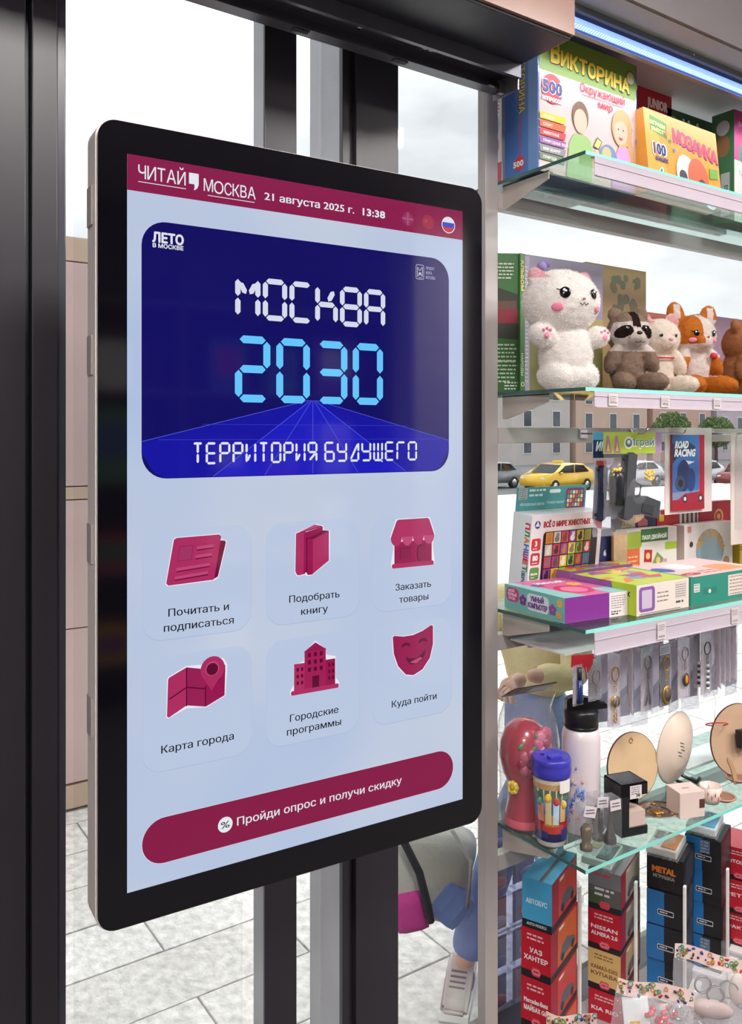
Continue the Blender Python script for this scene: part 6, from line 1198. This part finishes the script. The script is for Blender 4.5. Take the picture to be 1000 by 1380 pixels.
# flat packets lying on top of the stacks, seen through the glass
for px, D, z, lb, cs in ((812, 2.13, .472, 'white and grey bagged packet on top of the second stack', ((226, 224, 220), (90, 84, 90), (226, 190, 50))), (898, 2.16, .484, 'clear packet with orange print on top of the third stack', ((214, 208, 206), (200, 120, 60), (120, 90, 90))), (950, 2.24, .502, 'light blue and white packet on top of the fourth stack', ((226, 220, 226), (90, 160, 206), (206, 110, 150)))):
    c = onD(px, 586, D); t = empty('flat_packet', (c.x, c.y, z), BY, lb, 'packet')
    g = G(); g.box((0, 0, .012), (.075, .11, .018), mat(cs[0], rough=.4), bev=.003); g.box((.015, 0, .0225), (.035, .09, .002), mat(cs[1], rough=.4)); g.box((-.02, .02, .0228), (.02, .04, .002), mat(cs[2], rough=.4)); g.build('contents', t)
    g = G(); g.grid(lambda u, v: Vector((-.042+.084*u, -.06+.12*v, .028*math.sin(math.pi*u)**.4*math.sin(math.pi*v)**.4+.002*math.sin(u*30+v*21))), 12, 12, M_bag2); g.build('clear_wrap', t, norm=False)
# toy bags at the bottom right
def gift_bag(px, py, D, w, h, label, seed, items, yaw=-42, tilt=0):
    p_ = onD(px, py, D); t = empty('bagged_candy_toy', tuple(p_), yaw, label, 'bagged toy', 'clear bags with patterned header cards')
    t.rotation_euler = (R_(-12), R_(tilt), R_(yaw)); rd = random.Random(seed)
    g = G(); g.grid(lambda u, v: Vector(((u-.5)*w, .004*math.sin(u*9+seed), -.028*(1-v)+.006*math.sin(u*5+seed))), 10, 1, mat((222, 196, 190), rough=.45)); hc_ = g.build('header_card', t, norm=False)
    g = G()
    for k in range(46):
        u = rd.random(); x = (u-.5)*w*.94; z = -rd.uniform(.003, .025)+.006*math.sin(u*5+seed); y = .004*math.sin(u*9+seed)-.001; m_ = mat([(170, 40, 50), (110, 150, 60), (50, 60, 130), (200, 130, 60), (90, 50, 60), (60, 140, 130)][k % 6], rough=.5)
        if k % 2: g.ring((x, y, z), rd.uniform(.0025, .005), .0011, m_, seg=8)
        else: g.ell((x, y, z), (rd.uniform(.002, .005), .001, rd.uniform(.0015, .003)), m_, 7, 5, rot=(0, rd.randint(0, 180), 0))
    g.build('pattern', hc_)
    g = G()
    def f(s_): return lambda u, v: Vector(((u-.5)*w*(1.02), s_*(.024*math.sin(math.pi*u)**.6*math.sin(math.pi*min(1, v+.08))**.6)+.0035*math.sin(u*31+v*13+seed)*math.sin(v*23+u*9), -.024-h*v+.004*math.sin(u*12+seed)))
    g.grid(f(-1), 22, 22, M_bag3); g.grid(f(1), 12, 12, M_bag3); g.build('clear_bag', t, norm=False)
    if items == 'red':
        g = G(); m_ = mat((196, 26, 60), rough=.25)
        for k in range(60): g.ell((.012+rd.gauss(0, .014), rd.uniform(-.012, .012), -.042-rd.random()*.08), rd.uniform(.004, .0065), m_, 8, 6)
        g.build('red_candies', t, kind='stuff'); g = G(); g.box((-.028, .002, -.075), (.05, .002, .085), mat((226, 232, 232), rough=.5), rot=(0, -14, 0)); g.box((-.030, -.0005, -.085), (.02, .002, .02), mat((220, 170, 60), rough=.5), rot=(0, -14, 0)); g.build('booklet', t)
        g = G(); [g.lathe([(0, 0), (.0085, 0), (.0085, .003), (0, .004)], (.045, -.006, -.05-.025*k), 12, M_sil) for k in range(4)]; g.build('buttons', t)
    elif items == 'metal':
        g = G(); [g.ring((-.02+.026*k, -.004, -.062-.014*(k % 2)), .017, .0022, M_sil, n=(.2*k-.2, 1, .2), seg=18) for k in range(4)]; g.build('metal_cutters', t); g = G(); g.ell((.0, 0, -.105), (.045, .014, .018), mat((200, 176, 170), rough=.4)); g.ell((.05, 0, -.06), (.018, .01, .03), mat((206, 186, 180), rough=.4)); g.build('pink_contents', t)
    else:
        g = G(); [g.ell((rd.uniform(-.04, .04), rd.uniform(-.01, .01), -.04-rd.random()*.09), (.012, .008, .010), mat([(226, 200, 80), (150, 160, 170), (206, 180, 170)][k % 3], rough=.4), 10, 8) for k in range(14)]; g.build('wrapped_sweets', t)
    return t
M_bag3 = clear((250, 250, 252), 1.45, rough=.10, bump=.45, bscale=34, haze=.15)
gift_bag(885, 1326, 1.66, .15, .13, 'clear bag with red candies and patterned header at the bottom of the picture', 4, 'red', tilt=10)
gift_bag(962, 1284, 1.74, .155, .13, 'clear bag with metal cutters and pretzel patterned header at the lower right', 7, 'metal', tilt=6)
gift_bag(935, 1352, 1.78, .14, .12, 'clear bag with yellow sweets behind the bag of red candies', 9, 'sweets', tilt=-4)
gift_bag(770, 1366, 1.70, .10, .10, 'small clear bag at the bottom edge below the leftmost stack', 3, 'sweets', tilt=0)
# bar the bags hang from
for px, py, D, lb in ((862, 1318, 1.75, 'steel hook holding the red candy bag'), (940, 1278, 1.82, 'steel hook holding the metal cutter bag')):
    pass

# blister packs added outside to stand in for goods mirrored in the glass
Mbl = clear((240, 242, 252), 1.25, rough=.06, haze=.07)
for i in range(2):
    for k in range(5):
        x = 1.545+.105*i; z = .0+.105*k
        t = empty('blister_reflection', (x, 1.665, z+.001), 0, 'pale blue blister pack added for goods mirrored in the glass by the shelf post', 'blister pack', 'blister packs added as a reflection in the glass')
        g = G(); g.bx(-.049, .049, -.022, .022, 0, .102, Mbl, bev=.004); g.build('blister', t)
        g = G(); g.bx(-.040, .040, .006, .009, .006, .09, mat([(176, 186, 222), (196, 200, 226), (216, 170, 180), (180, 196, 220)][(i*2+k) % 4], rough=.5)); c_ = g.build('reflected_card', t)
        g = G(); g.ell((0, -.006, .035), (.028, .009, .016), mat([(206, 130, 140), (150, 160, 206), (216, 216, 230)][(i+k) % 3], rough=.3)); g.build('toy_car', t)

# ------------------------------------------------------------------ person walking past outside
def skin(name, parent, V, E_, Rr, m, sub=2, root=0):
    me = bpy.data.meshes.new(name); me.from_pydata([Vector(v) for v in V], E_, []); o = bpy.data.objects.new(name, me); COL.objects.link(o)
    md = o.modifiers.new('s', 'SKIN'); md.use_smooth_shade = True
    if not me.skin_vertices: bpy.context.view_layer.objects.active = o; me.attributes
    sv = me.skin_vertices[0].data if me.skin_vertices else None
    for i, r in enumerate(Rr):
        r = r if hasattr(r, '__len__') else (r, r); sv[i].radius = r; sv[i].use_root = (i == root)
    md2 = o.modifiers.new('u', 'SUBSURF'); md2.levels = sub; md2.render_levels = sub
    dg = bpy.context.evaluated_depsgraph_get(); m2 = bpy.data.meshes.new_from_object(o.evaluated_get(dg)); o.modifiers.clear(); o.data = m2; bpy.data.meshes.remove(me)
    for p_ in m2.polygons: p_.use_smooth = True
    m2.materials.clear(); m2.materials.append(m); o.parent = parent; return o
# local frame: +X is the walking direction, Z up
ps = empty('person', (1.905, 1.86, 0), 180, 'person in a pale yellow jumper, light blue jeans and white trainers walking outside', 'person')
sk = mat((226, 182, 160), rough=.55, var=.04)
body = skin('body', ps, [(0, 0, .80), (.01, 0, 1.0), (.01, 0, 1.20), (.01, 0, 1.27), (.01, 0, 1.33), (.015, 0, 1.40), (.01, .16, 1.20), (.05, .215, .98), (.26, .20, 1.02), (.01, -.16, 1.20), (.20, -.15, .99), (.40, -.12, .83), (.03, .08, .76), (.26, .09, .46), (.44, .09, .09), (-.02, -.08, .76), (-.04, -.09, .45), (-.17, -.09, .12), (.445, .09, .05), (-.175, -.09, .06)],
     [(0, 1), (1, 2), (2, 3), (3, 4), (4, 5), (2, 6), (6, 7), (7, 8), (2, 9), (9, 10), (10, 11), (0, 12), (12, 13), (13, 14), (0, 15), (15, 16), (16, 17), (14, 18), (17, 19)],
     [(.080, .065), (.08, .07), (.09, .075), (.05, .05), (.05, .05), (.075, .09), .045, .034, .024, .045, .034, .024, .055, .042, .032, .055, .042, .032, .03, .03], sk)
g = G(); g.ell((.015, 0, 1.415), (.078, .068, .098), sk, 20, 14); g.ell((.090, 0, 1.40), (.014, .010, .016), sk, 8, 6); [g.ell((.015, s_*.068, 1.405), (.014, .008, .020), sk, 8, 6) for s_ in (-1, 1)]; g.build('head', ps)
for s_ in (-1, 1): g = G(); g.ell((.080, s_*.026, 1.422), (.007, .010, .006), mat((50, 36, 30), rough=.2), 8, 6); g.build('eye', ps)
g = G(); g.ell((.085, 0, 1.368), (.006, .017, .004), mat((190, 96, 96), rough=.4), 8, 6); g.build('mouth', ps)
g = G(); g.ell((-.002, 0, 1.440), (.084, .078, .090), mat((196, 160, 126), rough=.8, bump=.5, bscale=80), 20, 14); g.ell((-.07, 0, 1.38), (.05, .06, .09), mat((196, 160, 126), rough=.8), 14, 10); g.build('hair', ps)
yl = mat((238, 222, 170), rough=.9, bump=.4, bscale=60)
skin('jumper', ps, [(0, 0, .84), (.01, 0, 1.0), (.01, 0, 1.20), (.01, 0, 1.26), (.01, .17, 1.19), (.05, .222, .98), (.225, .202, 1.013), (.01, -.17, 1.19), (.20, -.155, .99), (.365, -.125, .857)], [(0, 1), (1, 2), (2, 3), (2, 4), (4, 5), (5, 6), (2, 7), (7, 8), (8, 9)], [(.145, .115), (.13, .105), (.125, .10), (.065, .065), .065, .058, .046, .065, .058, .046], yl)
jn = mat((130, 150, 196), rough=.9, var=.12, bump=.4, bscale=90)
skin('jeans', ps, [(0, 0, .91), (0, 0, .80), (.03, .085, .72), (.26, .09, .46), (.437, .09, .095), (-.02, -.085, .72), (-.04, -.09, .45), (-.18, -.09, .12)], [(0, 1), (1, 2), (2, 3), (3, 4), (1, 5), (5, 6), (6, 7)], [(.125, .105), (.125, .105), .098, .072, .062, .098, .072, .062], jn)
for s_, X_, z, r_ in ((1, .450, .0, 41), (-1, -.19, .0, 0)):
    x = y = 0; g = G(); g.prism([(x-.09, .028), (x-.085, .085), (x-.02, .105), (x+.03, .085), (x+.12, .06), (x+.155, .04), (x+.155, .028)], y-.042, y+.042, 'y', mat((214, 204, 200), rough=.6)); bmesh.ops.bevel(g.bm, geom=list(g.bm.edges), offset=.012, segments=3, affect='EDGES'); [setattr(f, 'smooth', True) for f in g.bm.faces]; sh = g.build('trainer', ps); sh.location = (X_, s_*.09, 0); sh.rotation_euler = (0, 0, R_(r_))
    g = G(); g.prism([(x-.095, .0), (x-.095, .03), (x+.155, .03), (x+.16, .012), (x+.15, .0)], y-.046, y+.046, 'y', mat((238, 236, 234), rough=.5)); g.build('sole', sh); g = G(); [g.box((x+.03+.018*k, y, .086-.006*k), (.006, .05, .006), mat((150, 130, 140), rough=.7)) for k in range(4)]; g.build('laces', sh); g = G(); g.prism([(x-.03, .035), (x+.02, .035), (x+.06, .05), (x, .075)], y-.0435, y+.0435, 'y', mat((130, 110, 130), rough=.6)); g.build('side_stripe', sh)
def hand(x, y, z, s_, dirx):
    V = [(x, y, z), (x+.035*dirx, y, z-.018), (x+.065*dirx, y, z-.028)]; E2 = [(0, 1), (1, 2)]; Rr = [.022, (.018, .030), (.016, .030)]
    for k in range(4):
        dy = (-.027+.018*k)*s_; L = (.024, .028, .026, .020)[k]; b = len(V); V += [(x+.07*dirx, y+dy, z-.030), (x+(.07+L)*dirx, y+dy, z-.042), (x+(.07+L*.9)*dirx, y+dy, z-.062), (x+(.06+L*.3)*dirx, y+dy, z-.066)]; E2 += [(2, b), (b, b+1), (b+1, b+2), (b+2, b+3)]; Rr += [.010, .009, .0085, .0075]
    b = len(V); V += [(x+.03*dirx, y-.030*s_, z-.012), (x+.058*dirx, y-.042*s_, z-.022), (x+.078*dirx, y-.030*s_, z-.04)]; E2 += [(1, b), (b, b+1), (b+1, b+2)]; Rr += [.012, .010, .008]
    skin('hand', ps, V, E2, Rr, sk)
hand(.27, .20, 1.02, 1, 1); hand(.41, -.12, .822, -1, 1); ps.scale = (.86,)*3
# backpack carried low by its strap
bpk = onD(574, 1182, 2.30); t = empty('backpack', (bpk.x, bpk.y, bpk.z-.10), 150, 'pale grey backpack with blue panel, pink pouch and black strap carried low outside the glass', 'backpack')
g = G(); g.box((0, 0, .13), (.24, .13, .24), mat((206, 206, 196), rough=.85, bump=.3), rot=(0, -16, 0), bev=.045); [setattr(f, 'smooth', True) for f in g.bm.faces]; g.build('body', t)
g = G(); g.box((-.060, .022, .055), (.10, .12, .11), mat((120, 146, 206), rough=.8), rot=(0, -40, 0), bev=.03); g.build('side_panel', t, label='light blue panel')
g = G(); g.box((.050, .035, .045), (.10, .10, .11), mat((206, 60, 150), rough=.8, bump=.3), rot=(0, 10, 0), bev=.03); [setattr(f, 'smooth', True) for f in g.bm.faces]; g.build('pouch', t, label='bright pink pouch')
g = G(); g.tube([(.12, .075, .30), (.07, .085, .24), (.03, .09, .16), (.01, .095, .08), (.0, .09, .03)], .011, mat((36, 36, 44), rough=.8), 8); g.tube([(-.06, .07, .26), (-.11, .08, .18), (-.10, .085, .06)], .006, mat((190, 186, 180), rough=.8), 6); g.build('strap', t); bpy.context.view_layer.update(); inv = t.matrix_world.inverted(); g = G(); g.tube([(-.02, 0, .24), (-.0, 0, .30), tuple(inv @ Vector((1.535, 1.963, .655)))], .006, mat((60, 60, 66), rough=.8), 6); g.build('carry_strap', t)
